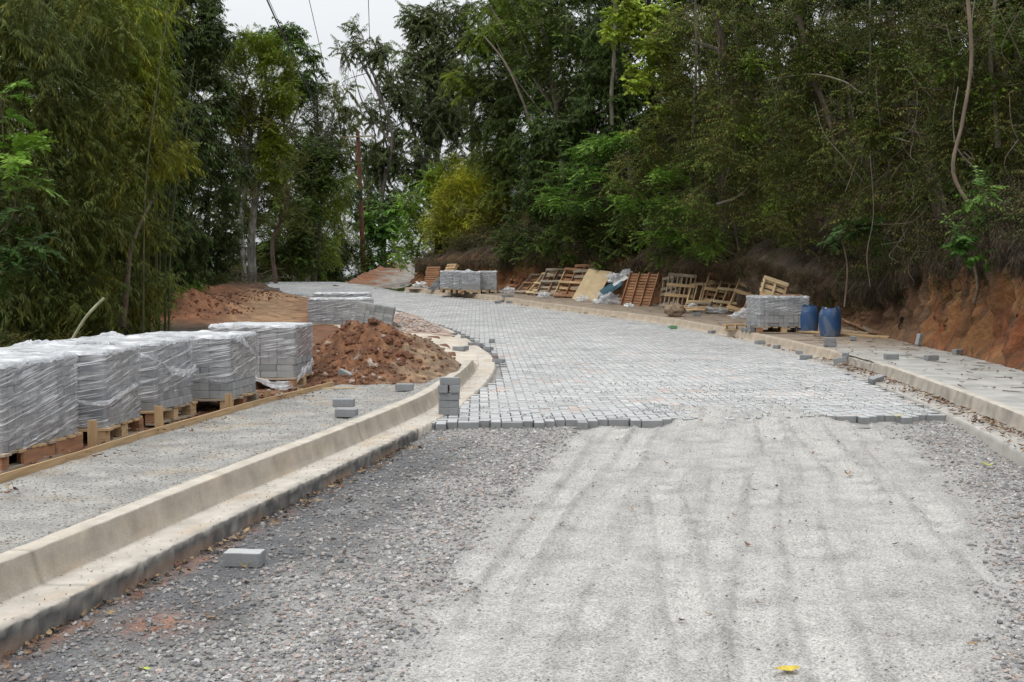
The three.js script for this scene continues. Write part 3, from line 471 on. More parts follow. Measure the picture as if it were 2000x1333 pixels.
// ------------------------------------------------------------ single pavers lying about
const looseG = 'single grey paving blocks lying about the site';
function loose(label, p, turn = 0, o = {}) {
  const m = mesh('loose_paver', paverVar[Math.floor(R() * 3)], [o.mat ?? M.paver, M.paverDark]); m.position.set(...p); m.rotation.order = 'YXZ'; m.rotation.set(o.rx ?? 0, turn, o.rz ?? 0); m.position.y += o.dy ?? 0; return tag(m, label, 'paver', looseG);
}
loose('single paver on dark gravel beside the near kerb', [-1.51, 0, -7], -0.1, { mat: M.paverPale, rx: 0.05, dy: 0.004 });
loose('lower of two pavers stacked on the gravel footpath', [-1.65, 0.21, -12.44], -0.12);
loose('upper of two pavers stacked on the gravel footpath', [-1.7, 0.21, -12.62], 0.02, { dy: 0.082 });
loose('single paver on the footpath gravel below the soil heap', [-1.31, 0.21, -15.22], -0.05);
loose('tilted paver propped on a stake at the form corner', [-2.2, 0.21, -16.5], -0.3, { rz: -0.42, dy: 0.05 });
{ // the small tower by the kerb stands on the first laid row
  const [x, , z] = [-0.68, 0.11, -13.48], y = 0.112;
  loose('bottom paver of the small tower beside the kerb', [x, y, z], -0.06);
  loose('second paver from the bottom of the small tower', [x - 0.002, y + 0.081, z - 0.01], 0.02);
  loose('middle paver of the small tower beside the kerb', [x + 0.003, y + 0.162, z], -0.03);
  loose('left crosswise paver in the small tower', [x - 0.058, y + 0.243, z - 0.03], 1.52);
  loose('right crosswise paver in the small tower', [x + 0.062, y + 0.243, z - 0.03], 1.62);
  loose('top paver of the small tower beside the kerb', [x + 0.01, y + 0.324, z], 0.05);
}
loose('left paver on the pale concrete apron by soil heap', [-1.7, 0.16, -24.54], 0.1);
loose('right paver on the pale concrete apron near gutter', [-1.02, 0.15, -23.8], 0.0);
loose('end-on paver touching another on the pale apron', [-0.91, 0.15, -23.94], 1.2);
loose('single paver standing on the laid road past the gutter', [-0.43, 0.14, -26.66], 1.5);
[[887, 657, 'first'], [906, 662, 'second'], [921, 676, 'third'], [936, 678, 'fourth'], [952, 684, 'fifth'], [972, 712, 'sixth']].forEach(([, , n], i) => loose(`${n} block along the left gutter edge, counted from the far end`, [[-1.34, 0.15, -29.1], [-1.09, 0.14, -28.08], [-0.84, 0.11, -25.86], [-0.68, 0.11, -25.7], [-0.47, 0.1, -24.54], [-0.23, 0.09, -21.24]][i], 1.3 + 0.25 * i, { rx: 0.05 * i - 0.1 }));
loose('lower paver of the pair in front of the drums', [5.84, 0.28, -22.98], 0.05);
loose('upper paver of the pair in front of the drums', [5.83, 0.28, -22.98], -0.04, { dy: 0.081 });
loose('single end-on paver right of the pair by the drums', [6.77, 0.29, -24.86], 1.4);
loose('nearest flat paver on the right sidewalk slab', [5.96, 0.28, -19.66], 0.03);
loose('paver lying askew on the sidewalk slab right of centre', [6.51, 0.28, -19.42], 0.35);
loose('paver standing on end against the orange bank', [7.56, 0.28, -23.14], 0.3, { rz: 1.35, dy: 0.11 });
loose('paver at the foot of the bank on the sidewalk edge', [7.44, 0.28, -20.86], 0.5);
loose('rough paver tipped on leaf litter at the bank foot', [7.97, 0.28, -20.12], 0.3, { rz: 0.12, rx: -0.2, dy: 0.03 });
loose('tilted paver leaning on the broken right kerb', [5.41, 0.13, -20.58], -0.35, { rz: 0.22, dy: 0.03 });
loose('paver behind the tilted one on the broken kerb', [5.54, 0.2, -20.78], 1.3, { dy: 0.03 });
loose('paver tipped up beside the right gutter', [5.07, 0.11, -17.4], 0.5, { rz: 0.25, rx: 0.2, dy: 0.01 });
loose('flat paver beside the broken right kerb', [5.19, 0.11, -22.08], -0.2, { rx: 0.1 });
loose('end-on paver in front of the broken right kerb', [5.34, 0.11, -23.26], 1.5);
loose('paver on the road edge below the small pallet', [5.25, 0.12, -24.82], 1.1);
loose('paver against the kerb below the wrapped stack', [5.19, 0.13, -26.18], 0.5, { rx: -0.2 });
loose('paver on the road against the kerb below pale pallets', [4.73, 0.18, -29.68], 0.9);
loose('left of three pavers on the far road by the kerb', [-0.48, 0.58, -42.26], 0.2);
loose('middle of three pavers on the far road by the kerb', [-0.33, 0.6, -42.84], 1.0);
loose('right of three pavers on the far road by the kerb', [-0.09, 0.58, -42.26], -0.1);
loose('paver on the sidewalk in front of the grey pallets', [-0.25, 0.77, -42.94], 0.1);
loose('second paver on the sidewalk touching the white bag', [-0.05, 0.77, -43.1], 0.0);
loose('paver on the sidewalk in front of the pale pallet', [5, 0.46, -33.92], 0.1);
loose('far paver on the kerb near the red track', [-4.41, 1.04, -50.74], 0.1);
loose('far paver lying on the left apron beyond the ramp', [-9.16, 0.97, -47], 0.1, { dy: -0.02 });
loose('far upright paver beside the debris left of the road', [-10.35, 1.1, -53], 1.2);
loose('flat far paver left of the others on the apron', [-8.72, 0.96, -46.5], 0.05);

// ------------------------------------------------------------ timber form and stakes
for (let i = 0; i < 4; i++) {
  const z0 = [3.2, 7.2, 10.8, 13.45][i], z1 = [7.19, 10.79, 13.44, 15.9][i], a = [xF(z0), z0], b = [xF(z1), z1], l = Math.hypot(b[0] - a[0], b[1] - a[1]);
  const m = mesh('form_board', board(l, 0.024, 0.07, i), M.form); m.position.set((a[0] + b[0]) / 2, 0.222, -(a[1] + b[1]) / 2); m.rotation.set(0, Math.atan2(b[1] - a[1], b[0] - a[0]), 0); m.rotateX(Math.PI / 2);
  tag(m, ['nearest timber form board edging the gravel, cut by the frame', 'second timber form board, below the solid-sided pallet', 'third timber form board, between second and fourth stakes', 'farthest timber form board ending at the soil heap'][i], 'form board', 'timber boards edging the gravel footpath');
}
[[189, 879, 0.27, 'nearest'], [318, 845, 0.27, 'second nearest'], [454, 806, 0.22, 'third'], [527, 785, 0.15, 'fourth'], [592, 768, 0.09, 'short fifth'], [649, 746, 0.1, 'farthest']].forEach(([, , h, w], i) => {
  const [x, , z] = [[-3.4, 0.2, -10.2], [-3.17, 0.2, -11.32], [-2.89, 0.2, -12.92], [-2.71, 0.2, -14], [-2.51, 0.2, -15], [-2.31, 0.2, -16.1]][i];
  const m = mesh('stake', board(h + 0.12, 0.03, 0.075, i + 20), M.form); m.position.set(x - 0.035, 0.2 + h / 2 - 0.09, z); m.rotation.set(0, 0.15, Math.PI / 2 + 0.03 * (i % 3 - 1)); m.rotateX(Math.PI / 2);
  tag(m, `${w} upright wooden stake holding the timber form`, 'stake', 'stakes behind the timber form');
});
{ const m = mesh('wood_lath', board(0.42, 0.015, 0.04, 30), M.pinePale); m.position.set(...[-2.16, 0.21, -15.5]); m.rotation.set(0, 0.1, 0.02); tag(m, 'short pale lath lying at the end of the form', 'lath'); }

// ------------------------------------------------------------ heaps of soil and rubble
{
  const r = rng(61), bumps = [[-2.45, 18.1, 0.85, 0.95, 0.42], [-2.1, 17.9, 0.55, 0.8, 0.22], [-1.6, 18.2, 0.7, 0.8, 0.3], [-1.1, 17.6, 0.5, 0.9, 0.2], [-1.9, 16.9, 0.8, 0.7, 0.2], [-1.2, 18.6, 0.35, 0.4, 0.18]];
  const py = (x, z) => { let y = 0; for (const [a, b, c, d, h] of bumps) y += h * Math.exp(-(((x - a) / c) ** 2) - ((z - b) / d) ** 2); const m = sst(0.05, 0.3, y); return y - 0.06 + m * (0.13 * sst(-0.9, -1.8, x + 0.3) * fbm(x * 2.6, z * 2.6, 5) + 0.03 * fbm(x * 6, z * 6, 3) + 0.05 * Math.abs(n2(x * 7, z * 7)) * sst(-0.9, -1.6, x)); };
  const t = thing('soil_heap', 'heap of red-brown clods dumped beside the kerb and pale apron', 'soil heap', [-2, 0.2, -18]);
  part('soil', sheet(130, 150, (u, v) => {
    const x = -4 + u * 3.25, z = 15.3 + v * 5.4, y = py(x, z), q = sst(-1.9, -1.1, x + 0.4 * n2(x * 2, z * 2)), k = 0.8 + 0.6 * fbm(x * 4, z * 4, 4), dk = sst(0.2, 0.5, fbm(x * 2.2 + 3, z * 2.2, 3));
    let c = mix3([0.23, 0.105, 0.052], [0.26, 0.175, 0.11], q); c = mix3(c, [0.13, 0.065, 0.04], dk * 0.6); c = mix3(c, [0.5, 0.46, 0.42], 0.6 * sst(0.3, 0.6, n2(x * 3.3, z * 3) * Math.exp(-(((x + 1.9) / 0.5) ** 2) - ((z - 16.9) / 0.6) ** 2)));
    return [x + 2, Math.max(y, -0.1), -z + 18, c[0] * k, c[1] * k, c[2] * k];
  }), M.soil, t);
  for (let i = 0; i < 26; i++) { const x = -2.75 + 1.4 * r(), z = 16.7 + 1.7 * r(), s = 0.03 + 0.055 * r() ** 2, pale = r() < 0.14, c = pale ? [0.5, 0.4, 0.32] : [0.2 + 0.06 * r(), 0.095, 0.05]; place(part('clod', paint(rock(s, i * 2.7, 2, [1, 0.8, 0.9], 0.28), (a, b) => c.map((q) => q * (0.8 + 0.35 * n2(a * 30, b * 30)))), M.stone, t), x + 2, py(x, z) + s * 0.25, -z + 18, r(), r() * 6, 0); }
  const l = []; for (let i = 0; i < 1700; i++) { const x = -3 + 2.1 * r(), z = 16 + 3 * r(), y = py(x, z); if (y < 0.0 || r() < sst(-1.9, -1.2, x) * 0.75) continue; const s = 0.008 + 0.035 * r() ** 3, k = r() < 0.06 ? [0.5, 0.4, 0.33] : mix3([0.25, 0.115, 0.055], [0.17, 0.085, 0.048], r()); l.push({ p: [x + 2, y + s * 0.3, -z + 18], s, ry: r() * 6, rx: r(), c: k }); }
  scatter('crumbs', paint(rock(1, 4.4, 1, [1, 0.8, 0.9], 0.3), () => [1, 1, 1]), M.stone, l, t);
}
{ // loose earth and stones along the pallet row, and pinkish rubble on the apron
  const r = rng(63), l = [];
  for (let i = 0; i < 3200; i++) { const z = 8 + 9.5 * r(), x = xF(Math.min(z, 15.8)) - 0.06 - 1.5 * r() ** 1.6, s = 0.006 + 0.022 * r() ** 3; l.push({ p: [x, leftY(x, z) + s * 0.3, -z], s, ry: r() * 6, c: r() < 0.15 ? [0.4, 0.37, 0.34] : mix3([0.26, 0.11, 0.055], [0.13, 0.06, 0.035], r()) }); }
  for (let i = 0; i < 3000; i++) { const z = 30 + 13 * r(), x = -9.8 + 3.5 * r() - 0.16 * (z - 37), y = leftY(x, z); if (y - hz(z) < 0.35) continue; const s = 0.01 + 0.035 * r() ** 3; l.push({ p: [x, y + s * 0.2, -z], s, ry: r() * 6, c: mix3([0.27, 0.105, 0.045], [0.15, 0.07, 0.04], r()) }); }
  tag(scatter('soil_crumbs', paint(rock(1, 6.1, 1, [1, 0.7, 0.9], 0.5), () => [1, 1, 1]), M.stone, l), 'crumbled red earth and pebbles scattered beside the pallets', 'soil crumbs', null, 'stuff');
  const h = (x, z) => 0.34 * Math.exp(-(((x + 2.75 + 0.22 * (z - 32)) / 0.55) ** 2) - ((z - 31.6) / 2.1) ** 2);
  const t = thing('rubble_heap', 'low heap of pinkish broken rubble on the apron edge', 'rubble heap', [-2.7, hz(31.5) + 0.1, -31.5]), q = [];
  part('base', sheet(40, 50, (u, v) => { const z = 28.5 + v * 6.5, x = lerp(-4.4, xL(z) + 0.1, u), k = 0.85 + 0.5 * fbm(x * 3, z * 3, 3); return [x + 2.7, h(x, z) + 0.03 * n2(x * 5, z * 5) * h(x, z) * 5 + hz(z) - hz(31.5) + 0.02, -z + 31.5, 0.46 * k, 0.34 * k, 0.28 * k]; }), M.soil, t);
  for (let i = 0; i < 900; i++) { const x = -3.9 + 2.2 * r(), z = 29 + 5 * r(); if (h(x, z) < 0.05) continue; const s = 0.015 + 0.05 * r() ** 2; q.push({ p: [x + 2.7, h(x, z) + hz(z) - hz(31.5) + 0.03, -z + 31.5], s, ry: r() * 6, rx: r(), c: mix3([0.55, 0.42, 0.36], [0.62, 0.58, 0.54], r()) }); }
  scatter('rubble', paint(rock(1, 9.1, 1, [1, 0.6, 0.9], 0.5), () => [1, 1, 1]), M.stone, q, t);
}
{ const m = mesh('boulder', paint(rock(0.26, 3.2, 3, [1.05, 0.72, 0.85], 0.2), (x, y, z) => mix3([0.3, 0.2, 0.12], [0.42, 0.33, 0.23], 0.5 + 0.5 * n3(x * 6, y * 6, z * 6)).map((c) => c * (0.85 + 0.3 * n3(x * 20, y * 20, z * 20)))), M.stone); m.position.set(...[4.38, 0.45, -33.7]); m.position.y += 0.15; tag(m, 'brown boulder at the kerb edge in front of the pallets', 'boulder'); }

// ------------------------------------------------------------ drums
function drum(label, p, turn, dusty) {
  const t = thing('plastic_drum', label, 'drum', p, turn, 'blue plastic drums');
  const pr = [[0, 0.004], [0.19, 0], [0.205, 0.012], [0.212, 0.05], [0.222, 0.13], [0.226, 0.24], [0.227, 0.36], [0.224, 0.44], [0.214, 0.5], [0.2, 0.54], [0.19, 0.562], [0.186, 0.575], [0.17, 0.58], [0.165, 0.566], [0, 0.572]].map(([x, y]) => new THREE.Vector2(x, y));
  const g = new THREE.LatheGeometry(new THREE.SplineCurve(pr).getPoints(70), 48), q = g.attributes.position;
  for (let i = 0; i < q.count; i++) { const x = q.getX(i), y = q.getY(i), z = q.getZ(i), a = Math.atan2(z, x), k = 1 + 0.012 * n3(Math.cos(a) * 1.5, y * 4, Math.sin(a) * 1.5 + turn) - (y > 0.47 && y < 0.56 ? 0.05 * Math.max(0, Math.cos(2 * a)) ** 4 : 0); q.setXYZ(i, x * k, y, z * k); }
  g.computeVertexNormals();
  paint(g, (x, y, z) => { const d = clamp(sst(0.2, 0.0, y) * (0.5 + n3(x * 7, y * 7, z * 7)) + sst(0.2, 0.6, n3(x * 5 + 4, y * 2.2, z * 5)) * dusty + sst(0.57, 0.58, y) * 0.3, 0, 1); return mix3([0.022, 0.075, 0.19], [0.2, 0.2, 0.2], d * 0.6); });
  part('body', g, M.drum, t);
  for (const s of [-1, 1]) {
    part('bung', new THREE.CylinderGeometry(0.032, 0.034, 0.03, 20).translate(s * 0.12, 0.583, 0), s < 0 && dusty > 0.5 ? M.white : M.drumPlain, t);
    const h = new THREE.TorusGeometry(0.05, 0.014, 8, 18, Math.PI).scale(1, 0.8, 1.2); h.rotateY(Math.PI / 2); h.translate(s * 0.178, 0.568, 0); part('handle', h, M.drumPlain, t);
  }
}
M.drum = std([1, 1, 1], { vertexColors: true, roughness: 0.5 }); M.drumPlain = std([0.025, 0.08, 0.19], { roughness: 0.5 }); M.white = std([0.75, 0.76, 0.76], { roughness: 0.7 });
drum('blue plastic drum with a white bung, nearer of the two', [6.7, 0.3, -26.38], 0.3, 0.7);
drum('blue plastic drum half behind the nearer one', [6.48, 0.32, -27.44], 1.0, 0.3);

// ------------------------------------------------------------ pallets leaning on the bank
const palletG = 'old wooden pallets leaning on the bank';
function pallet(label, p, o = {}) {
  const { turn = -35, lean = 25, roll = 0, w = 1.0, h = 1.2, slats = 7, bars = 3, back = false, mat = M.woodRed, mat2 = mat, seed = 1, lost = 0.1, group = palletG } = o, r = rng(seed * 31);
  const t = thing('pallet', label, 'pallet', p, 0, group); t.rotation.order = 'YXZ'; t.rotation.set(-deg(lean + 5), deg(turn), deg(roll + rr(-5, 4, r)));
  const sw = Math.min(0.1, h / slats * 0.72), f = back ? -1 : 1;
  for (let i = 0; i < slats; i++) if (r() > lost || i === 0 || i === slats - 1) place(part('slat', board(w, 0.019, sw, seed + i), r() < 0.35 ? mat2 : mat, t), rr(-0.012, 0.012, r), sw / 2 + i * (h - sw) / (slats - 1), 0.062 * f, Math.PI / 2, 0, rr(-0.015, 0.015, r));
  for (let i = 0; i < bars; i++) place(part('stringer', board(h, 0.085, 0.032, seed * 2 + i), r() < 0.5 ? mat2 : mat, t), (i / (bars - 1) - 0.5) * (w - 0.06), h / 2, 0, 0, 0, Math.PI / 2).rotation.set(0, 0, Math.PI / 2), t.children[t.children.length - 1].rotateX(Math.PI / 2);
  for (let i = 0; i < 3; i++) if (bars < 4) place(part('bottom_slat', board(w, 0.018, 0.095, seed + i + 9), r() < 0.5 ? mat2 : mat, t), 0, 0.05 + i * (h - 0.1) / 2, -0.054 * f, Math.PI / 2, 0, rr(-0.02, 0.02, r));
  return t;
}
pallet('dark red slatted panel leaning left of the far paver heap', [-3.27, 1.04, -50.74], { turn: -25, lean: 14, w: 0.62, h: 0.82, slats: 9, bars: 4, seed: 1 });
pallet('orange-brown pallet leaning behind the far paver heap', [-2.73, 1.08, -50.76], { turn: -55, lean: 22, w: 0.7, h: 0.95, slats: 8, seed: 2, mat: M.pine });
pallet('thin red pallet leaning far over left of the grey pallets', [-0.08, 0.95, -47.44], { turn: -62, lean: 34, w: 0.9, h: 1.0, slats: 8, seed: 3 });
pallet('low weathered pallet with a broken board, first of the grey ones', [0.44, 0.87, -45.24], { turn: -42, lean: 52, w: 0.9, seed: 4, mat: M.woodRed, mat2: M.woodGrey, back: true });
pallet('grey pallet with wide cross boards, second of the grey ones', [0.83, 0.83, -44.2], { turn: -38, lean: 48, w: 0.85, seed: 5, mat: M.woodGrey, mat2: M.pinePale, back: true, slats: 5 });
pallet('weathered pallet with pale top board left of the plywood', [1.22, 0.82, -43.88], { turn: -35, lean: 36, seed: 6, mat: M.woodGrey, mat2: M.woodRed, back: true });
pallet('red pallet with a pale loose bar left of the plywood', [1.79, 0.77, -42.6], { turn: -32, lean: 32, w: 0.92, seed: 7, mat: M.woodRed, mat2: M.pine, back: true });
pallet('narrow red pallet standing right of the plywood sheet', [2.84, 0.75, -41.98], { turn: -22, lean: 22, w: 0.72, seed: 8, mat: M.woodRed, mat2: M.woodGrey, slats: 6, back: true, h: 1.15 });
pallet('large red-brown pallet with twelve slats and four long bars', [3.78, 0.61, -38.46], { turn: -30, lean: 27, w: 1.02, h: 1.18, slats: 12, bars: 4, seed: 9, lost: 0, mat: M.woodRed, mat2: M.woodRed, back: true });
pallet('brown pallet with upright slats right of the largest one', [4.86, 0.56, -37], { turn: -18, lean: 22, roll: -8, w: 0.86, h: 1.12, slats: 4, bars: 7, seed: 10, mat: M.woodGrey, mat2: M.pine });
pallet('broken pallet showing diagonal slats behind the brown one', [4.77, 0.6, -38.2], { turn: -48, lean: 24, roll: 18, w: 0.7, h: 1.05, slats: 6, seed: 11, mat: M.woodGrey, lost: 0.25 });
pallet('pale new pallet lying low behind the boulder', [5.53, 0.55, -36.24], { turn: -26, lean: 46, roll: 6, w: 1.15, h: 1.15, slats: 3, bars: 7, seed: 12, mat: M.pinePale, mat2: M.pinePale });
pallet('pine pallet leaning between the pale one and tall one', [5.96, 0.52, -35.34], { turn: -22, lean: 42, roll: -6, w: 0.9, h: 1.15, slats: 5, bars: 4, seed: 13, mat: M.pine, mat2: M.pinePale });
pallet('tall pine pallet standing behind the wrapped stack', [6.32, 0.51, -34.38], { turn: -24, lean: 12, roll: -14, w: 0.9, h: 1.55, slats: 4, bars: 3, seed: 14, mat: M.pine, mat2: M.pine });
pallet('pine pallet tipped on its corner above the wrapped stack', [6.12, 0.58, -30.08], { turn: 8, lean: 18, roll: -16, w: 0.62, h: 1.0, slats: 7, bars: 3, seed: 15, mat: M.pinePale, mat2: M.pine, back: true });
pallet('weathered pallet half hidden between plywood and narrow red pallet', [2.23, 0.83, -42.62], { turn: -40, lean: 20, w: 0.8, h: 1.15, seed: 17, mat: M.woodGrey, mat2: M.woodRed, slats: 6 });
pallet('dark pallet wedged behind the pale new pallet', [5.78, 0.6, -36.14], { turn: -14, lean: 24, roll: -10, w: 0.8, h: 1.1, seed: 18, mat: M.woodRed, mat2: M.pine, slats: 6, back: true });
pallet('short broken pallet lying flat before the brown upright one', [5.02, 0.51, -34.9], { turn: -30, lean: 66, roll: 4, w: 0.75, h: 0.8, seed: 19, mat: M.pine, mat2: M.woodGrey, slats: 5, lost: 0.3 });
{ const t = pallet('small low pallet lying at the kerb before the stack', [5.05, 0.33, -28.36], { turn: -10, lean: 90, w: 0.5, h: 0.7, slats: 4, seed: 16, mat: M.pine, group: null }); t.position.y += 0.07; }
{ const g = board(0.95, 0.014, 1.28, 3), m = mesh('plywood_sheet', g, M.ply); m.position.set(...[2.36, 0.72, -41.08]); m.rotation.order = 'YXZ'; m.rotation.set(-deg(38), deg(-34), deg(-8)); m.translateY(0.6).rotateX(Math.PI / 2); tag(m, 'pale plywood sheet leaning among the pallets', 'plywood'); }
M.teal = std([0.035, 0.12, 0.17], { map: T.wood, roughness: 0.6 });
[[[2.69, 0.68, -39.96], [3.42, 1.29, -39], 0.16, 'lowest teal-painted plank lying before the narrow pallet'], [[2.75, 1, -38.5], [3.12, 1.22, -38.7], 0.2, 'short teal-painted plank above the lowest one'], [[2.94, 1.09, -39], [3.65, 1.48, -39.6], 0.09, 'white-stained plank slanting behind the teal ones']].forEach(([a, b, w, label], i) => {
  const A = V3(a), B = V3(b), m = mesh('scrap_plank', board(A.distanceTo(B), 0.03, w, 40 + i), i === 2 ? M.white : M.teal); m.position.copy(A).add(B).multiplyScalar(0.5); m.quaternion.setFromUnitVectors(V(1, 0, 0), B.clone().sub(A).normalize()); m.rotateX(0.9); tag(m, label, 'plank', 'scrap planks');
});
[[[1555, 645], [1735, 660], 0.13, 'longest pine plank running in front of the drums', M.pine, 0.03], [[1640, 640], [1740, 662], 0.11, 'pine plank on the ground right of the drums', M.pine, 0.05], [[1642, 620], [1710, 655], 0.14, 'wide board slanting down from behind the near drum', M.woodRed, 0.12], [[1645, 628], [1668, 636], 0.13, 'short wide board just right of the near drum', M.pine, 0.16], [[1665, 640], [1725, 658], 0.1, 'middle board in the scrap heap by the drums', M.woodGrey, 0.1], [[1672, 612], [1690, 655], 0.09, 'steep grey board across the scrap heap', M.woodGrey, 0.14], [[1648, 612], [1684, 622], 0.06, 'thin lath on top of the scrap heap', M.pinePale, 0.3], [[1662, 632], [1700, 620], 0.06, 'pole-like grey stick crossing the scrap heap', M.woodGrey, 0.24]].forEach(([, , w, label, mat, up], i) => {
  const a = [[6.26, 0.32, -27.44], [7.18, 0.32, -27.44], [8.06, 0.38, -30.84], [8.02, 0.37, -30.44], [7.92, 0.35, -29.28], [8.47, 0.38, -30.84], [8.7, 0.43, -32.86], [8.05, 0.36, -29.86]][i], b = [[7.75, 0.3, -25.7], [7.84, 0.31, -26.56], [7.73, 0.31, -26.56], [7.94, 0.34, -28.92], [7.83, 0.3, -26.38], [7.6, 0.31, -26.56], [8.64, 0.38, -30.84], [9.07, 0.4, -31.64]][i];
  const A = V3(a).add(V(0, up, 0)), B = V3(b).add(V(0, up * 0.4, 0)), m = mesh('scrap_plank', board(A.distanceTo(B), 0.024, w, 50 + i), mat); m.position.copy(A).add(B).multiplyScalar(0.5); m.quaternion.setFromUnitVectors(V(1, 0, 0), B.clone().sub(A).normalize()); m.rotateX(rr(-0.2, 0.2)); tag(m, label, 'plank', 'scrap planks');
});
// crumpled film and bags among the pallets
[[[-0.15, 0.89, -45.94], 0.26, 'crumpled white plastic beside the thin red pallet'], [[1.09, 0.79, -42.9], 0.22, 'crumpled clear plastic in front of the grey pallets'], [[1.58, 0.79, -42.9], 0.16, 'small white plastic scrap below the weathered pallet'], [[2.3, 0.71, -40.8], 0.24, 'crumpled clear plastic at the foot of the plywood'], [[2.98, 0.66, -39.42], 0.42, 'large bundle of clear plastic beside the teal planks'], [[3.23, 1.37, -39.6], 0.3, 'white plastic bundle caught above the teal planks'], [[3.62, 1.56, -40], 0.2, 'white plastic tuft at the top of the largest pallet'], [[3.53, 0.59, -37.96], 0.14, 'small white bag at the foot of the largest pallet'], [[5.09, 0.5, -35.42], 0.3, 'white plastic heap right of the boulder'], [[5.57, 0.49, -35], 0.42, 'flat torn plastic below the pale pallet'], [[6.01, 0.43, -32.86], 0.3, 'crumpled white plastic left of the wrapped stack'], [[-3.65, 1.03, -50.3], 0.28, 'white plastic bag at the far left of the pallets']].forEach(([p, s, label], i) => {
  const m = mesh('plastic_scrap', rock(s * 0.62, i * 7.7, 4, [1.25, i === 9 ? 0.3 : 0.75, 0.8], 0.75), i === 7 || i === 11 ? M.white : M.sheet); m.position.set(...p); m.position.y += s * 0.2; tag(m, label, 'plastic scrap', 'plastic scraps among the pallets');
});
{ const m = mesh('bottle', new THREE.LatheGeometry([[0, 0], [0.04, 0], [0.045, 0.02], [0.045, 0.17], [0.015, 0.22], [0.015, 0.25], [0, 0.25]].map((q) => new THREE.Vector2(...q)), 16), new THREE.MeshPhysicalMaterial({ color: new THREE.Color().setRGB(0.35, 0.6, 0.38), transmission: 0.8, thickness: 0, roughness: 0.3 })); m.position.set(...[4.11, 0.26, -31.28]); m.rotation.set(0, 0.4, 1.5); tag(m, 'green plastic bottle lying at the foot of the right kerb', 'bottle'); }

// ------------------------------------------------------------ utility pole and wires
{
  const foot = [-9.19, 1.09, -78], t = thing('utility_pole', 'red-brown wooden utility pole with a crossarm beyond the crest', 'utility pole', foot);
  const H = 9.2, sway = -0.34;
  part('post', tube([[0, -0.5, 0], [sway * 0.5, H * 0.5, 0], [sway, H, 0]], 0.17, 0.12, { rad: 12, segs: 24, wob: 0.02, col: [0.13, 0.05, 0.03], col2: [0.2, 0.07, 0.04] }), M.bark, t);
  const arm = part('crossarm', new THREE.BoxGeometry(2.1, 0.1, 0.11), M.woodGrey, t); arm.position.set(sway, H - 0.35, 0.16); arm.rotation.set(0, 0.25, 0.06);
  for (const x of [-0.95, -0.4, 0.4, 0.95]) place(part('insulator', new THREE.CylinderGeometry(0.035, 0.05, 0.14, 10), M.white, t), sway + x, H - 0.24 + x * 0.06, 0.16 - x * 0.25);
  part('cable_box', new THREE.CylinderGeometry(0.17, 0.17, 0.5, 14).translate(sway * 0.62, H * 0.58, 0.1), M.drumDark ??= std([0.03, 0.03, 0.032]), t);
  part('cable_coil', new THREE.TorusGeometry(0.28, 0.03, 8, 24).translate(sway * 0.6 - 0.15, H * 0.55, 0.15), M.drumDark, t);
  const black = std([0.03, 0.03, 0.035], { roughness: 0.6 });
  const wire = (label, a, b, sag, r) => { const A = V3(a), B = V3(b), pts = []; for (let i = 0; i <= 20; i++) { const q = A.clone().lerp(B, i / 20); q.y -= sag * 4 * (i / 20) * (1 - i / 20); pts.push(q); } const m = mesh('power_line', new THREE.TubeGeometry(new THREE.CatmullRomCurve3(pts), 60, r, 5), black); tag(m, label, 'power line', 'wires running to the utility pole'); };
  wire('thick telephone cable running from the pole waist over the road', [-9.43, 7.51, -78], [-3.95, 6.83, -17], 0.6, 0.016);
  wire('thin wire beside the thick telephone cable', [-9.81, 8.36, -78], [-3.84, 6.63, -17], 0.5, 0.006);
  wire('wire from the left end of the crossarm', [-10.4, 9.83, -78], [-3.64, 7.98, -20], 0.3, 0.009);
  wire('wire from the right end of the crossarm', [-8.59, 10.05, -78], [-2.31, 7.98, -20], 0.3, 0.009);
}
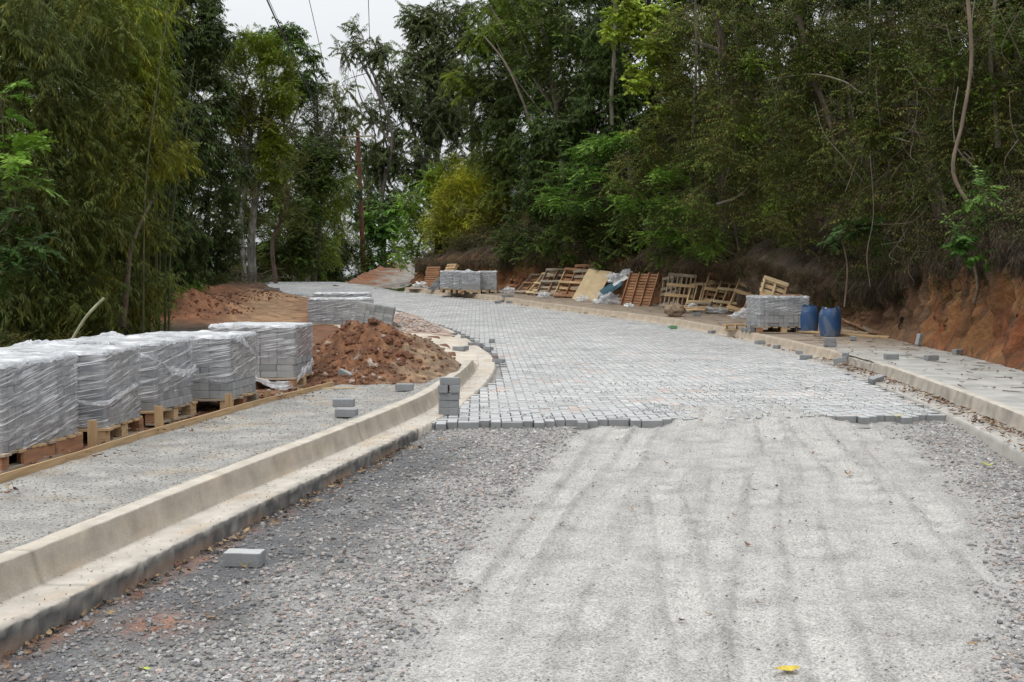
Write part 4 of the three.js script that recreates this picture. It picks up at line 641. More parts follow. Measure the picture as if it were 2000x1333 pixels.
// ------------------------------------------------------------ fallen leaves and twigs on the ground
function leafGeo(l, w, curl, seed) { // a curled dry leaf lying flat, stalk to tip along x
  return sheet(8, 4, (u, v) => { const x = (u - 0.5) * l, wd = w * Math.sin(Math.PI * Math.min(1, u * 1.02 + 0.02)) ** 0.75, z = (v - 0.5) * wd, k = 0.85 + 0.3 * n2(u * 5 + seed, v * 4) - (Math.abs(v - 0.5) < 0.05 ? -0.15 : 0); return [x, curl * (u - 0.5) ** 2 * l * 2 + Math.abs(v - 0.5) * wd * 0.22 + 0.004 * n2(u * 6, v * 6 + seed), z, k, k, k]; });
}
const tint = (c, o) => std(c, { vertexColors: true, side: THREE.DoubleSide, roughness: 0.7, ...o });
[[[1.14, 0, -5.1], 0.11, 0.066, 0.18, 0.2, [0.62, 0.46, 0.06], 'yellow leaf lying on the sand in the foreground'], [[-1.52, 0, -5.12], 0.06, 0.024, 0.1, -0.3, [0.45, 0.5, 0.12], 'small green-yellow leaf on the dark gravel'], [[-1.49, 0, -6.92], 0.075, 0.02, 0.9, 0.0, [0.42, 0.25, 0.07], 'curled ochre leaf against the single paver'], [[-1.43, 0, -5.9], 0.09, 0.024, 0.8, 0.1, [0.28, 0.17, 0.09], 'long brown leaf on the gravel below the paver'], [[-1.65, 0, -5.68], 0.07, 0.02, 0.6, 0.4, [0.3, 0.1, 0.05], 'reddish leaf beside the patch of red soil'], [[-0.68, 0.02, -11.92], 0.1, 0.04, 0.8, 0.4, [0.4, 0.24, 0.1], 'dry brown leaf in front of the first pavers'], [[3.99, 0.02, -10.42], 0.12, 0.07, 0.5, -0.5, [0.45, 0.46, 0.05], 'yellow-green leaf beside the right gutter'], [[2.71, 0.02, -10.04], 0.07, 0.04, 1, 0.5, [0.45, 0.28, 0.15], 'curled tan leaf on the sand near the right wheel tracks'], [[4.13, 0.06, -13.38], 0.14, 0.05, 0.4, 0.1, [0.62, 0.5, 0.05], 'yellow leaf against the right end of the paver row']].forEach(([p, l, w, curl, turn, c, label], i) => {
  const m = mesh('fallen_leaf', leafGeo(l, w, curl, i), tint(c)); m.position.set(...p); m.position.y += 0.012 + bed(p[0], -p[2])[0]; m.rotation.set(0, turn, 0); tag(m, label, 'leaf', 'single fallen leaves');
});
{
  const r = rng(91), l = [], cols = [[0.19, 0.11, 0.065], [0.25, 0.16, 0.09], [0.12, 0.075, 0.05], [0.32, 0.23, 0.13], [0.18, 0.085, 0.05]];
  const add = (x, y, z, s) => { const c = cols[Math.floor(r() * 5)], k = rr(0.7, 1.2, r); l.push({ p: [x, y, z], s: [s, s, s], rx: rr(-0.4, 0.4, r), ry: r() * 6.3, rz: rr(-0.4, 0.4, r), c: c.map((q) => q * k) }); };
  for (let i = 0; i < 900; i++) { const z = 9 + 13 * r(), x = xR(z) - 0.03 - 0.3 * r() ** 2.2; if (n2(z * 1.2, 3) < -0.3 && r() < 0.7) continue; add(x, 0.13 + 0.02 * r(), -z, rr(0.5, 1.1, r)); }
  for (let i = 0; i < 500; i++) { const z = 23 + 26 * r(), x = xR(z) - 0.02 - 0.2 * r() ** 2; if (n2(z * 0.8, 5) < 0.1) continue; add(x, hz(z) + 0.13, -z, rr(0.7, 1.2, r)); }
  for (let i = 0; i < 1100; i++) { const z = 11 + 40 * r() ** 1.4, w = xB(z) - xR(z) - 0.1, x = xR(z) + 0.15 + w * (1 - r() ** 2.4); if (n2(x * 1.5, z * 1.5) < -0.1) continue; add(x, slabY(x, z) + 0.02, -z, rr(0.5, 1.1, r)); }
  for (let i = 0; i < 420; i++) { const z = 4.6 + 14 * r(), x = xL(z) + 0.02 + 0.26 * r() ** 1.5; add(x, 0.122, -z, rr(0.12, 0.3, r)); }
  for (let i = 0; i < 260; i++) { const z = 4.8 + 7 * r(), x = xL(z) + 0.31 + 0.14 * r() ** 2; add(x, 0.02, -z, rr(0.4, 1, r)); }
  for (let i = 0; i < 500; i++) { const z = 7 + 9 * r(), x = xF(z) + rr(0.03, 0.4, r) * (r() < 0.6 ? 1 : -1); if (n2(z, 7) < 0) continue; add(x, 0.24, -z, rr(0.4, 0.9, r)); }
  for (let i = 0; i < 260; i++) { const z = 5 + 9 * r(), x = lerp(xL(z) + 0.4, xR(z) - 0.3, r()); if (r() < 0.6 && x < xR(z) - 0.9) continue; add(x, bed(x, z)[0] + 0.012, -z, rr(0.3, 0.8, r)); }
  tag(scatter('leaf_litter', leafGeo(0.07, 0.03, 0.35, 3), M.dry, l), 'dry brown leaves gathered along kerbs and bank foot', 'leaf litter', null, 'stuff');
  const tw = []; for (let i = 0; i < 45; i++) { const z = 12 + 16 * r(), x = lerp(xR(z) + 0.3, xB(z), r()); tw.push({ p: [x, slabY(x, z) + 0.012, -z], s: [rr(0.5, 1.6, r), 1, 1], ry: r() * 6.3, c: [0.1, 0.065, 0.045] }); }
  tag(scatter('twigs', paint(boxUV(new THREE.CylinderGeometry(0.003, 0.006, 0.22, 5).rotateZ(Math.PI / 2)), () => [1, 1, 1]), M.dry, tw), 'dark twigs and bark bits lying on the right sidewalk', 'twigs', null, 'stuff');
}
// ------------------------------------------------------------ foliage
// a spray of leaves on thin twigs, about a metre across: real leaves, joined into one geometry that is repeated through a crown
function spray(seed, o) {
  const { twigs = 9, len = 0.5, per = 14, ll = 0.09, lw = 0.04, hang = 0.3, droop = 0.5, up = 0.1, cols, twigCol = [0.09, 0.065, 0.045], tw = 0.005, fan = 0, wide = false, flat = 1, bare = 0 } = o, r = rng(seed);
  const p = [], c = [], ix = [], tri = (a, b, d) => ix.push(a, b, d), put = (v, k) => { p.push(v.x, v.y, v.z); c.push(...k); return p.length / 3 - 1; };
  const leaf = (b, d, l, w, k) => {
    const s = V(d.z + rr(-0.6, 0.6, r), rr(-0.35, 0.35, r), -d.x + rr(-0.6, 0.6, r)).cross(d).cross(d).normalize().multiplyScalar(w / 2), n = d.clone().cross(s).normalize(), tip = b.clone().addScaledVector(d, l).add(V(0, -l * 0.22 * hang, 0));
    if (wide) { const m1 = b.clone().addScaledVector(d, l * 0.28), m2 = b.clone().addScaledVector(d, l * 0.64), f = w * 0.12, i0 = put(b, k), a = put(m1.clone().add(s).addScaledVector(n, f), k), e = put(m1.clone().sub(s).addScaledVector(n, f), k), g = put(m2.clone().addScaledVector(s, 0.75).addScaledVector(n, f * 0.6), k), h = put(m2.clone().addScaledVector(s, -0.75).addScaledVector(n, f * 0.6), k), t = put(tip, k); tri(i0, a, e); tri(a, g, e); tri(e, g, h); tri(g, t, h); }
    else { const m = b.clone().addScaledVector(d, l * 0.42).addScaledVector(n, w * 0.12), i0 = put(b, k), a = put(m.clone().add(s), k), e = put(m.clone().sub(s), k), t = put(tip, k); tri(i0, a, e); tri(a, t, e); }
  };
  for (let i = 0; i < twigs; i++) {
    const az = r() * 6.283, el = rr(-0.9, 1, r) * flat + up, d = V(Math.cos(az) * Math.cos(el), Math.sin(el), Math.sin(az) * Math.cos(el)), L = len * rr(0.6, 1.15, r), q = V(rr(-0.12, 0.12, r), rr(-0.1, 0.1, r), rr(-0.12, 0.12, r)).multiplyScalar(len * 2), pts = [];
    for (let k = 0; k <= 5; k++) { pts.push(q.clone()); q.addScaledVector(d, L / 5); d.y -= droop / 5; d.x += rr(-0.09, 0.09, r); d.z += rr(-0.09, 0.09, r); d.normalize(); }
    for (let k = 0; k < 5; k++) { const w = tw * (1 - k * 0.16), a = put(pts[k].clone().add(V(w, 0, w)), twigCol), b = put(pts[k].clone().add(V(-w, 0, -w)), twigCol), e = put(pts[k + 1].clone().add(V(w, 0, -w)), twigCol), f = put(pts[k + 1].clone().add(V(-w, 0, w)), twigCol); tri(a, b, e); tri(b, f, e); }
    if (r() < bare) continue;
    const base = cols[Math.floor(r() * cols.length)];
    for (let k = 0; k < per; k++) {
      const t = fan ? Math.min(0.99, (Math.floor(k / fan) + 0.9) / Math.ceil(per / fan)) : 0.12 + 0.87 * k / per, f = t * 5, j = Math.min(4, Math.floor(f)), b = pts[j].clone().lerp(pts[j + 1], f - j), td = pts[j + 1].clone().sub(pts[j]).normalize(), sd = td.clone().cross(V(0, 1, 0)).normalize().multiplyScalar(k % 2 ? 1 : -1);
      const ld = td.multiplyScalar(0.55).addScaledVector(sd, fan ? rr(-0.9, 0.9, r) : 0.85).add(V(rr(-0.3, 0.3, r), rr(-0.25, 0.35, r) - hang, rr(-0.3, 0.3, r))).normalize(), s = rr(0.65, 1.2, r), v = rr(0.72, 1.28, r), alt = r() < 0.12 ? cols[Math.floor(r() * cols.length)] : base;
      leaf(b, ld, ll * s, lw * s, alt.map((x) => x * v));
    }
  }
  const g = new THREE.BufferGeometry(); g.setAttribute('position', new THREE.Float32BufferAttribute(p, 3)); g.setAttribute('color', new THREE.Float32BufferAttribute(c, 3)); g.setAttribute('uv', new THREE.Float32BufferAttribute(new Float32Array(p.length / 3 * 2), 2)); g.setIndex(ix);
  const h = g.toNonIndexed(); h.computeVertexNormals(); return h;
}
const kinds = {
  broad: { twigs: 11, len: 0.42, per: 15, ll: 0.085, lw: 0.04, hang: 0.35, cols: [[0.06, 0.109, 0.0246], [0.0825, 0.132, 0.0291], [0.045, 0.0853, 0.0224]] },
  small: { twigs: 15, len: 0.42, per: 24, ll: 0.062, lw: 0.03, hang: 0.15, cols: [[0.112, 0.132, 0.0269], [0.09, 0.116, 0.0269], [0.143, 0.139, 0.0269]], twigCol: [0.13, 0.11, 0.085] },
  dark: { twigs: 11, len: 0.45, per: 16, ll: 0.13, lw: 0.04, hang: 0.8, droop: 0.8, cols: [[0.0375, 0.0651, 0.0179], [0.051, 0.0837, 0.0213], [0.03, 0.0527, 0.0157]] },
  bamboo: { twigs: 11, len: 0.62, per: 24, ll: 0.15, lw: 0.019, hang: 0.55, droop: 1.1, up: 0.2, fan: 4, cols: [[0.09, 0.116, 0.0314], [0.0675, 0.093, 0.0291], [0.128, 0.132, 0.0291], [0.105, 0.132, 0.0448]], twigCol: [0.12, 0.12, 0.05] },
  euca: { twigs: 11, len: 0.7, per: 34, ll: 0.13, lw: 0.036, hang: 0.85, droop: 0.75, cols: [[0.075, 0.109, 0.047], [0.0975, 0.132, 0.056], [0.06, 0.0853, 0.0392]], twigCol: [0.1, 0.085, 0.07], tw: 0.012 },
  feather: { twigs: 12, len: 0.6, per: 34, ll: 0.11, lw: 0.02, hang: 0.5, droop: 1.2, cols: [[0.045, 0.0806, 0.0168], [0.06, 0.101, 0.019], [0.039, 0.0697, 0.0168]] },
  pinnate: { twigs: 6, len: 0.62, per: 26, ll: 0.12, lw: 0.046, hang: 0.2, droop: 0.9, up: 0.25, flat: 0.7, wide: true, cols: [[0.1, 0.2, 0.035], [0.125, 0.23, 0.045], [0.07, 0.15, 0.035]], twigCol: [0.13, 0.18, 0.06] },
  heart: { twigs: 7, len: 0.5, per: 10, ll: 0.125, lw: 0.095, hang: 0.7, droop: 0.8, wide: true, cols: [[0.14, 0.2, 0.035], [0.11, 0.17, 0.03], [0.17, 0.22, 0.045]] },
  big: { twigs: 7, len: 0.5, per: 9, ll: 0.2, lw: 0.075, hang: 0.4, droop: 0.5, wide: true, cols: [[0.0825, 0.178, 0.0336], [0.112, 0.225, 0.0392], [0.06, 0.132, 0.0291]] },
  layer: { twigs: 10, len: 0.6, per: 22, ll: 0.085, lw: 0.042, hang: 0.1, droop: 0.3, up: 0.0, flat: 0.3, cols: [[0.112, 0.202, 0.0426], [0.09, 0.171, 0.0381], [0.143, 0.232, 0.0504]] },
  tangle: { twigs: 22, len: 0.6, per: 13, ll: 0.068, lw: 0.03, hang: 0.6, droop: 0.9, bare: 0.28, tw: 0.0035, cols: [[0.075, 0.1, 0.026], [0.095, 0.115, 0.03], [0.06, 0.085, 0.024], [0.1, 0.08, 0.035]], twigCol: [0.075, 0.058, 0.04] },
  straw: { twigs: 40, len: 0.55, per: 3, ll: 0.2, lw: 0.012, hang: 0.9, droop: 1.5, up: 0.2, tw: 0.0035, cols: [[0.17, 0.125, 0.065], [0.12, 0.085, 0.05], [0.2, 0.16, 0.085]], twigCol: [0.15, 0.11, 0.065] },
  grass: { twigs: 46, len: 0.75, per: 3, ll: 0.3, lw: 0.015, hang: 0.4, droop: 1.0, up: 0.9, flat: 0.5, tw: 0.004, cols: [[0.24, 0.232, 0.056], [0.18, 0.202, 0.0504], [0.3, 0.256, 0.0784]], twigCol: [0.14, 0.12, 0.05] },
};
const sprays = {}; Object.entries(kinds).forEach(([k, o], i) => { sprays[k] = [spray(100 + i, o), spray(300 + i, o)]; });

let plantSeed = 500;
const I3 = [1, 1, 1];
// fill blobs [centre, rx, ry, (rz), (density), (tint)] with sprays
function fill(parent, kind, blobs, o = {}) {
  const { size = 1, dens = 9, tint = I3, vary = 0.25, warm = 0, name = 'crown', shell = 0.5, gaps = 0.18 } = o, r = rng(plantSeed += 7), lists = [[], []], sd = plantSeed * 1.37;
  for (const [c, rx, ry, rz0, dk = 1, tn = I3] of blobs) {
    const rz = rz0 ?? (rx + ry) / 2, n = Math.ceil(dens * dk * (rx * ry + rz * (rx + ry) / 2) / (0.36 * size * size));
    for (let i = 0; i < n; i++) {
      const a = r() * 6.283, cz = rr(-1, 1, r), sn = Math.sqrt(1 - cz * cz), q = (shell + (1 - shell) * Math.sqrt(r())), lump = 1 + 0.28 * n3(Math.cos(a) * sn * 1.6 + sd, cz * 1.8, Math.sin(a) * sn * 1.6 + c[0]);
      const x = c[0] + rx * q * lump * Math.cos(a) * sn, y = c[1] + ry * q * lump * cz, z = c[2] + rz * q * lump * Math.sin(a) * sn, h = n3(x * 0.55 / size + sd, y * 0.55 / size, z * 0.55 / size);
      if (h < -0.75 + gaps * 2) { if (r() < 0.85) continue; }
      const k = (1 + vary * n3(x * 0.5, y * 0.5, z * 0.5) * 1.6) * rr(0.8, 1.2, r), w = warm * (0.5 + n3(x * 0.3 + 9, y * 0.3, z * 0.3));
      lists[i & 1].push({ p: [x, y, z], s: size * rr(0.7, 1.2, r), rx: rr(-0.35, 0.35, r), ry: r() * 6.283, rz: rr(-0.35, 0.35, r), c: [tint[0] * tn[0] * k * (1 + w), tint[1] * tn[1] * k * (1 + 0.3 * w), tint[2] * tn[2] * k] });
    }
  }
  lists.forEach((l, k) => l.length && scatter(k ? name + '_001' : name, sprays[kind][k], kind === 'straw' ? M.dry : M.leaf, l, parent));
}
// a woody plant: trunk from its foot through its crown, limbs to the blobs, sprays round them
function tree(name, label, cat, group, foot, kind, blobs, o = {}) {
  const { r0 = 0.14, col = [0.13, 0.1, 0.075], col2, trunkTo, limbs = 5, lean = 0, bend = 0.25, thin = 0 } = o, r = rng(plantSeed += 13);
  const t = thing(name, label, cat, foot, 0, group), rel = (q) => V(q[0] - foot[0], q[1] - foot[1], q[2] - foot[2]), bl = blobs.map(([c, ...q]) => [rel(c).toArray(), ...q]);
  const top = trunkTo ? rel(trunkTo) : V3([...bl].sort((a, b) => b[0][1] - a[0][1])[0][0]), J = (k) => V(rr(-bend, bend, r) * k, 0, rr(-bend, bend, r) * k), path = [V(0, -0.4, 0), top.clone().multiplyScalar(0.3).add(J(1)), top.clone().multiplyScalar(0.62).add(J(1.4)), top];
  if (r0) {
    part('trunk', tube(path, r0, r0 * 0.3, { rad: 9, segs: 26, col, col2, seed: plantSeed }), M.bark, t);
    const cv = new THREE.CatmullRomCurve3(path);
    bl.forEach(([c, rx, ry], i) => { if (i >= limbs) return; const f = clamp(rr(0.35, 0.8, r), 0.2, 0.95), a = cv.getPoint(f), b = V3(c).add(V(rr(-0.3, 0.3, r) * rx, ry * 0.5, 0)); part('branch', tube([a, a.clone().lerp(b, 0.5).add(J(1)).add(V(0, -0.1, 0)), b], r0 * 0.45, r0 * 0.1, { rad: 6, segs: 14, col, col2, seed: i }), M.bark, t); });
    for (let i = 0; i < thin; i++) { const [c, rx, ry] = bl[i % bl.length], a = cv.getPoint(rr(0.4, 0.95, r)), e = V3(c).add(V(rr(-1, 1, r) * rx, rr(-0.6, 1, r) * ry, rr(-0.5, 1, r) * rx)); part('branch', tube([a, a.clone().lerp(e, 0.5).add(J(1.6)), e], r0 * 0.16, r0 * 0.04, { rad: 4, segs: 12, col, col2 }), M.bark, t); }
  }
  fill(t, kind, bl, { name: o.low ? 'foliage' : 'crown', ...o });
  return t;
}
const G0 = (x, z, y) => [x, y, -z];
// ---- left side
const bambooG = 'bamboo clumps left of the road';
function bamboo(label, foot, blobs, o) {
  const t = tree('bamboo_clump', label, 'bamboo', bambooG, foot, 'bamboo', blobs, { r0: 0, gaps: 0.1, shell: 0.35, ...o }), r = rng(plantSeed += 3);
  for (let i = 0; i < 12; i++) { const a = Math.PI + rr(0.1, 3.0, r), q = rr(0.1, 1.3, r) * (o.span ?? 1), h = rr(5, 8, r), out = rr(0.3, 1.4, r) * (o.span ?? 1), f = V(Math.cos(a) * q, -0.2, Math.sin(a) * q); part('culm', tube([f, f.clone().add(V(Math.cos(a) * out * 0.2, h * 0.5, Math.sin(a) * out * 0.2)), f.clone().add(V(Math.cos(a) * out, h, Math.sin(a) * out))], 0.026, 0.01, { rad: 6, segs: 14, wob: 0.02, col: i % 4 ? [0.085, 0.1, 0.035] : [0.11, 0.11, 0.05] }), M.bark, t); }
}
bamboo('dark bamboo clump at the left edge behind the nearest stacks', G0(-9.9, 24.5, 0.3), [[[-9.29, 6.2, -24], 0.88, 0.88], [[-9.37, 4.57, -24], 0.88, 1.08], [[-9.32, 2.63, -24], 0.88, 1.08], [[-9.4, 1.07, -24], 0.78, 0.69]], { tint: [0.85, 0.9, 0.9], dens: 11 });
bamboo('tall olive bamboo clump behind the second and third stacks', G0(-8.6, 26, 0.3), [[[-8.91, 6.58, -26], 1.01, 1.06], [[-8.67, 4.65, -25.5], 0.99, 1.14], [[-8.64, 2.78, -25], 0.97, 1.12], [[-8.67, 1.15, -25], 0.92, 0.71]], { tint: [1.05, 1.1, 0.95], dens: 11 });
bamboo('yellow-green bamboo clump leaning right over the mounds', G0(-8.2, 28, 0.3), [[[-8.41, 7.18, -28], 0.91, 1.03, null, 1, [1.35, 1.4, 0.8]], [[-8.09, 5.73, -28], 0.63, 1.03, null, 1, [1.35, 1.4, 0.75]], [[-8.21, 4.17, -27], 0.83, 0.99, null, 1, [1.2, 1.15, 0.85]], [[-8.29, 2.54, -27], 0.83, 1.1], [[-8.15, 1.22, -27], 0.77, 0.55], [[-7.55, 4.27, -28], 0.46, 0.4, null, 0.5, [1.35, 1.25, 0.7]]], { tint: [1.1, 1.15, 0.85], warm: 0.1, dens: 11, span: 0.55 });
tree('leafy_shrub', 'bright green shrub with feathered leaves at the left edge', 'shrub', null, G0(-6.9, 15.6, 0.2), 'pinnate', [[[-6.21, 2.92, -15.6], 0.32, 0.29, null, 1.0, [1.2, 1.1, 1]], [[-6, 3.1, -15.5], 0.22, 0.25, null, 0.9, [1.2, 1.15, 1]], [[-6.31, 3.74, -15.6], 0.13, 0.19, null, 1.2], [[-6.15, 2.23, -15.6], 0.32, 0.32, null, 1, [0.4, 0.45, 0.6]], [[-6.23, 1.72, -15.6], 0.32, 0.25, null, 1, [0.35, 0.42, 0.6]]], { r0: 0.03, dens: 7, size: 0.85, low: true, vary: 0.35, gaps: 0.1 });
tree('broadleaf_tree', 'very dark drooping-leaved tree right behind the bamboo', 'tree', null, G0(-11.2, 42, 0.6), 'dark', [[[-10.92, 10.14, -43], 1.14, 1.23], [[-10.16, 9.44, -42], 0.6, 1.03], [[-10.36, 7.43, -42], 1.11, 1.2], [[-10.97, 5.76, -44], 1.08, 1.08, null, 0.7], [[-11.81, 9.28, -45], 1.1, 1.47], [[-10.82, 5.39, -46], 0.94, 1.13, null, 0.8], [[-12.98, 10.36, -46], 1.5, 1.69]], { r0: 0.28, dens: 10, size: 1.25, limbs: 6, gaps: 0.15, vary: 0.3 });
tree('broadleaf_tree', 'dark shaded tree filling the gap above the soil mounds', 'tree', null, G0(-13.4, 47, 0.9), 'dark', [[[-12.54, 2.78, -46], 1.13, 1.13], [[-11.71, 3.41, -48], 1.18, 1.18], [[-12.38, 1.47, -46], 1.13, 0.75], [[-11.81, 2.27, -50], 1.02, 0.82], [[-13.09, 3.9, -46], 0.75, 0.94, null, 0.8], [[-12.14, 4.64, -49], 0.6, 0.8, null, 0.5]], { r0: 0.2, dens: 10, size: 1.25, gaps: 0.1, tint: [0.85, 0.85, 0.8] });
{
  const t = tree('pale_trunk_tree', 'olive-crowned tree with a crooked lichen-pale trunk left of the crest', 'tree', null, [-11.7, 1.57, -55], 'small', [[[-11.32, 10.97, -55], 1.46, 1.01, null, 1.1, [1.4, 1.75, 0.9]], [[-10.12, 9.65, -55], 0.79, 1.8, null, 1, [1.6, 1.9, 0.9]], [[-12.24, 8.99, -55], 1.01, 1.57, null, 0.8, [1.2, 1.3, 1]], [[-11.26, 8.18, -55.6], 1.36, 1.82, null, 0.9, [1.3, 1.3, 1]], [[-10.37, 6.56, -55], 0.79, 1.57, null, 1, [1.5, 1.75, 0.8]], [[-11.27, 4.81, -55.5], 0.91, 1.13, null, 0.5], [[-12.89, 10.69, -56], 0.91, 1.14, null, 0.8]], { r0: 0.13, col: [0.36, 0.34, 0.3], col2: [0.12, 0.11, 0.09], size: 1.15, dens: 15, limbs: 7, thin: 26, trunkTo: [-11.78, 10.09, -55], bend: 0.55, gaps: 0.12, shell: 0.4 });
  part('trunk', tube([V(0.3, -0.4, 0), V(0.34, 1.8, 0.1), V(0.55, 3.6, 0), V(0.6, 5.2, -0.1), V(0.9, 7.5, 0)], 0.2, 0.08, { rad: 9, segs: 24, col: [0.25, 0.23, 0.2], col2: [0.13, 0.12, 0.1], seed: 4 }), M.bark, t);
}
tree('slender_tree', 'reddish slim trunk standing right of the pale-trunked tree', 'tree', null, [-10.73, 1.52, -57], 'small', [[[-10.35, 6.36, -58], 0.95, 1.42, null, 0.7], [[-10.49, 4.25, -58], 0.95, 1.18, null, 0.7]], { r0: 0.11, col: [0.16, 0.1, 0.08], size: 1.2, dens: 8, trunkTo: [-10.54, 6.59, -58] });
tree('broadleaf_tree', 'dark round-topped crown rising behind the pale-trunked tree', 'tree', null, [-11.3, 1.26, -66], 'dark', [[[-10.93, 12.04, -66], 1.13, 1.21, null, 1, [1.2, 1.2, 1]], [[-11.72, 13.36, -66], 1.08, 1.08, null, 1, [1.4, 1.5, 1]], [[-10.4, 11.51, -66], 0.67, 0.67], [[-11.92, 11.39, -67], 1.37, 1.09], [[-15.64, 13.71, -68], 1.39, 0.83], [[-13.44, 14.12, -68], 1.11, 0.69, null, 1, [1.3, 1.4, 1]]], { r0: 0.2, size: 1.6, dens: 9, tint: [1.1, 1.2, 1] });
tree('airy_tree', 'airy tree of pale twigs and sparse leaves left of the pole', 'tree', null, [-11.41, 1.23, -70], 'small', [[[-10.2, 10.15, -70], 1.43, 1.71, null, 0.7], [[-11.34, 9.3, -70], 1.29, 1.43, null, 0.8], [[-9.5, 9.3, -70], 0.71, 1.71, null, 0.5], [[-10.76, 10.99, -70], 1.14, 0.86, null, 0.5]], { r0: 0.15, col: [0.2, 0.18, 0.15], size: 1.5, dens: 7, thin: 30, gaps: 0.24, bend: 0.6 });
tree('broadleaf_tree', 'dense dark tree filling the middle left of the pole', 'tree', null, [-10.18, 1.14, -64], 'broad', [[[-10.13, 6.84, -64], 1.44, 1.31], [[-9.49, 7.19, -65], 0.93, 1.19], [[-10.5, 4.98, -63], 1.16, 1.29], [[-11.1, 3.17, -62], 1.14, 1.27], [[-10.1, 2.42, -62], 1.14, 1.01]], { r0: 0.16, size: 1.6, dens: 15, tint: [0.8, 0.82, 0.65], gaps: 0.08 });
tree('bamboo_clump', 'light yellow-green feathery bamboo drooping left of the pole', 'bamboo', null, [-10.11, 1.25, -67], 'bamboo', [[[-9.39, 6.01, -67], 0.77, 1.23], [[-9.66, 4.34, -66], 0.94, 1.48], [[-10.19, 2.72, -65], 1.06, 1.33], [[-8.97, 6.82, -67], 0.44, 0.82]], { r0: 0, size: 1.6, dens: 9, tint: [1.5, 1.75, 1.1], low: true, gaps: 0.1 });
[['grey-green low bushes in the dip beyond the crest', [[[-11.15, 2.12, -76], 1.55, 1.4], [[-9.85, 2.61, -78], 1.11, 1.75], [[-12.06, 1.66, -74], 1.21, 0.91], [[-12.55, 1.52, -70], 1.43, 0.71]], [1.1, 1.2, 1.3]], ['dark understory shrubs left of the far road bend', [[[-12.13, 1.79, -62], 0.76, 0.76], [[-11.47, 2.44, -64], 1.04, 1.18], [[-13.22, 2.26, -59], 1.08, 0.84], [[-12.77, 1.55, -54], 1.1, 0.44]], [0.75, 0.75, 0.7]]].forEach(([l, b, t]) => tree('shrub', l, 'shrub', null, G0(b[0][0][0], -b[0][0][2], 0.8), 'small', b, { r0: 0, size: 1.6, dens: 9, tint: t, low: true, gaps: 0.1 }));
tree('shrub', 'shaded leafy shrubs under the bamboo behind the stacks', 'shrub', null, G0(-9, 29, 0.3), 'broad', [[[-9.34, 0.71, -26], 0.64, 0.42], [[-8.8, 0.86, -28], 0.57, 0.46], [[-9.14, 1.01, -32], 0.52, 0.52], [[-11.56, 1.11, -45], 0.92, 0.46], [[-10, 0.74, -25], 0.51, 0.41]], { r0: 0, size: 0.9, dens: 9, tint: [0.7, 0.75, 0.75], low: true });
tree('sapling', 'small bright green sapling growing on the soil mound', 'sapling', null, [-9.8, 0.91, -38.5], 'broad', [[[-9.86, 1, -38.5], 0.22, 0.19], [[-9.61, 1.1, -38.5], 0.14, 0.16]], { r0: 0.01, size: 0.6, dens: 14, tint: [2.2, 2.4, 1.6], low: true });
// debris of cut branches on the verge
{ const r = rng(301), t = thing('brush_pile', 'pile of dead cut branches on the verge before the pale trunk', 'brush pile', [-11.45, 1.34, -52]); for (let i = 0; i < 40; i++) { const a = V(rr(-1.6, 1.4, r), rr(-0.1, 0.25, r), rr(-0.5, 0.5, r)), b = a.clone().add(V(rr(-1, 1, r), rr(-0.2, 0.25, r), rr(-0.5, 0.5, r))); part('dead_branch', tube([a, a.clone().lerp(b, 0.5).add(V(0, 0.08, 0)), b], 0.025, 0.01, { rad: 5, segs: 6, col: [0.1, 0.07, 0.055] }), M.bark, t); } }
{ const t = thing('bamboo_pole', 'pale cut bamboo culm leaning up behind the stacks', 'bamboo pole', [-6.93, 0.7, -20]); const d = V3([-6.5, 1.23, -20]).sub(V3([-6.93, 0.7, -20])); part('culm', tube([V(-0.2, -0.3, 0), V(0.15, 0.25, 0), d], 0.022, 0.026, { rad: 8, segs: 10, wob: 0, col: [0.42, 0.46, 0.3] }), M.bark, t); }
{ const m = mesh('dead_trunk', tube([[-7.78, 0.54, -25], [-7.73, 1.35, -25.2], [-7.75, 2.18, -25.6], [-7.51, 3.21, -26.4]], 0.07, 0.03, { rad: 8, segs: 16, col: [0.1, 0.07, 0.05] }), M.bark); tag(m, 'leaning dark bare trunk in front of the yellow-green bamboo', 'trunk'); }
[[-70, 60, 640, 'left edge'], [330, 632, 0, 'x']].slice(0, 0);

// ---- far eucalyptus grove
const eu = 'tall eucalyptus trees beyond the crest', ec = { col: [0.1, 0.085, 0.075], col2: [0.17, 0.15, 0.13], size: 2.0, dens: 5.4, gaps: 0.3, tint: [1.3, 1.3, 1.35], thin: 16, shell: 0.25, bend: 1.0, vary: 0.3 };
tree('eucalyptus_tree', 'leaning sparse eucalyptus whose crown tops out left of the others', 'tree', eu, [-7.5, 1.29, -92], 'euca', [[[-11.5, 18.52, -92], 1.43, 1.43, null, 0.8], [[-12.33, 17.23, -92], 0.83, 0.94, null, 0.6], [[-9.47, 17.05, -92], 1.43, 1.13, null, 0.7], [[-11.52, 15.76, -92], 1.05, 0.94, null, 0.5], [[-8.74, 14.66, -92], 1.5, 1.69], [[-10.42, 13.37, -92], 1.5, 1.31, null, 0.8], [[-9.7, 10.6, -92], 1.69, 1.5, null, 0.9]], { ...ec, r0: 0.2, trunkTo: [-11.51, 17.97, -92], limbs: 7 });
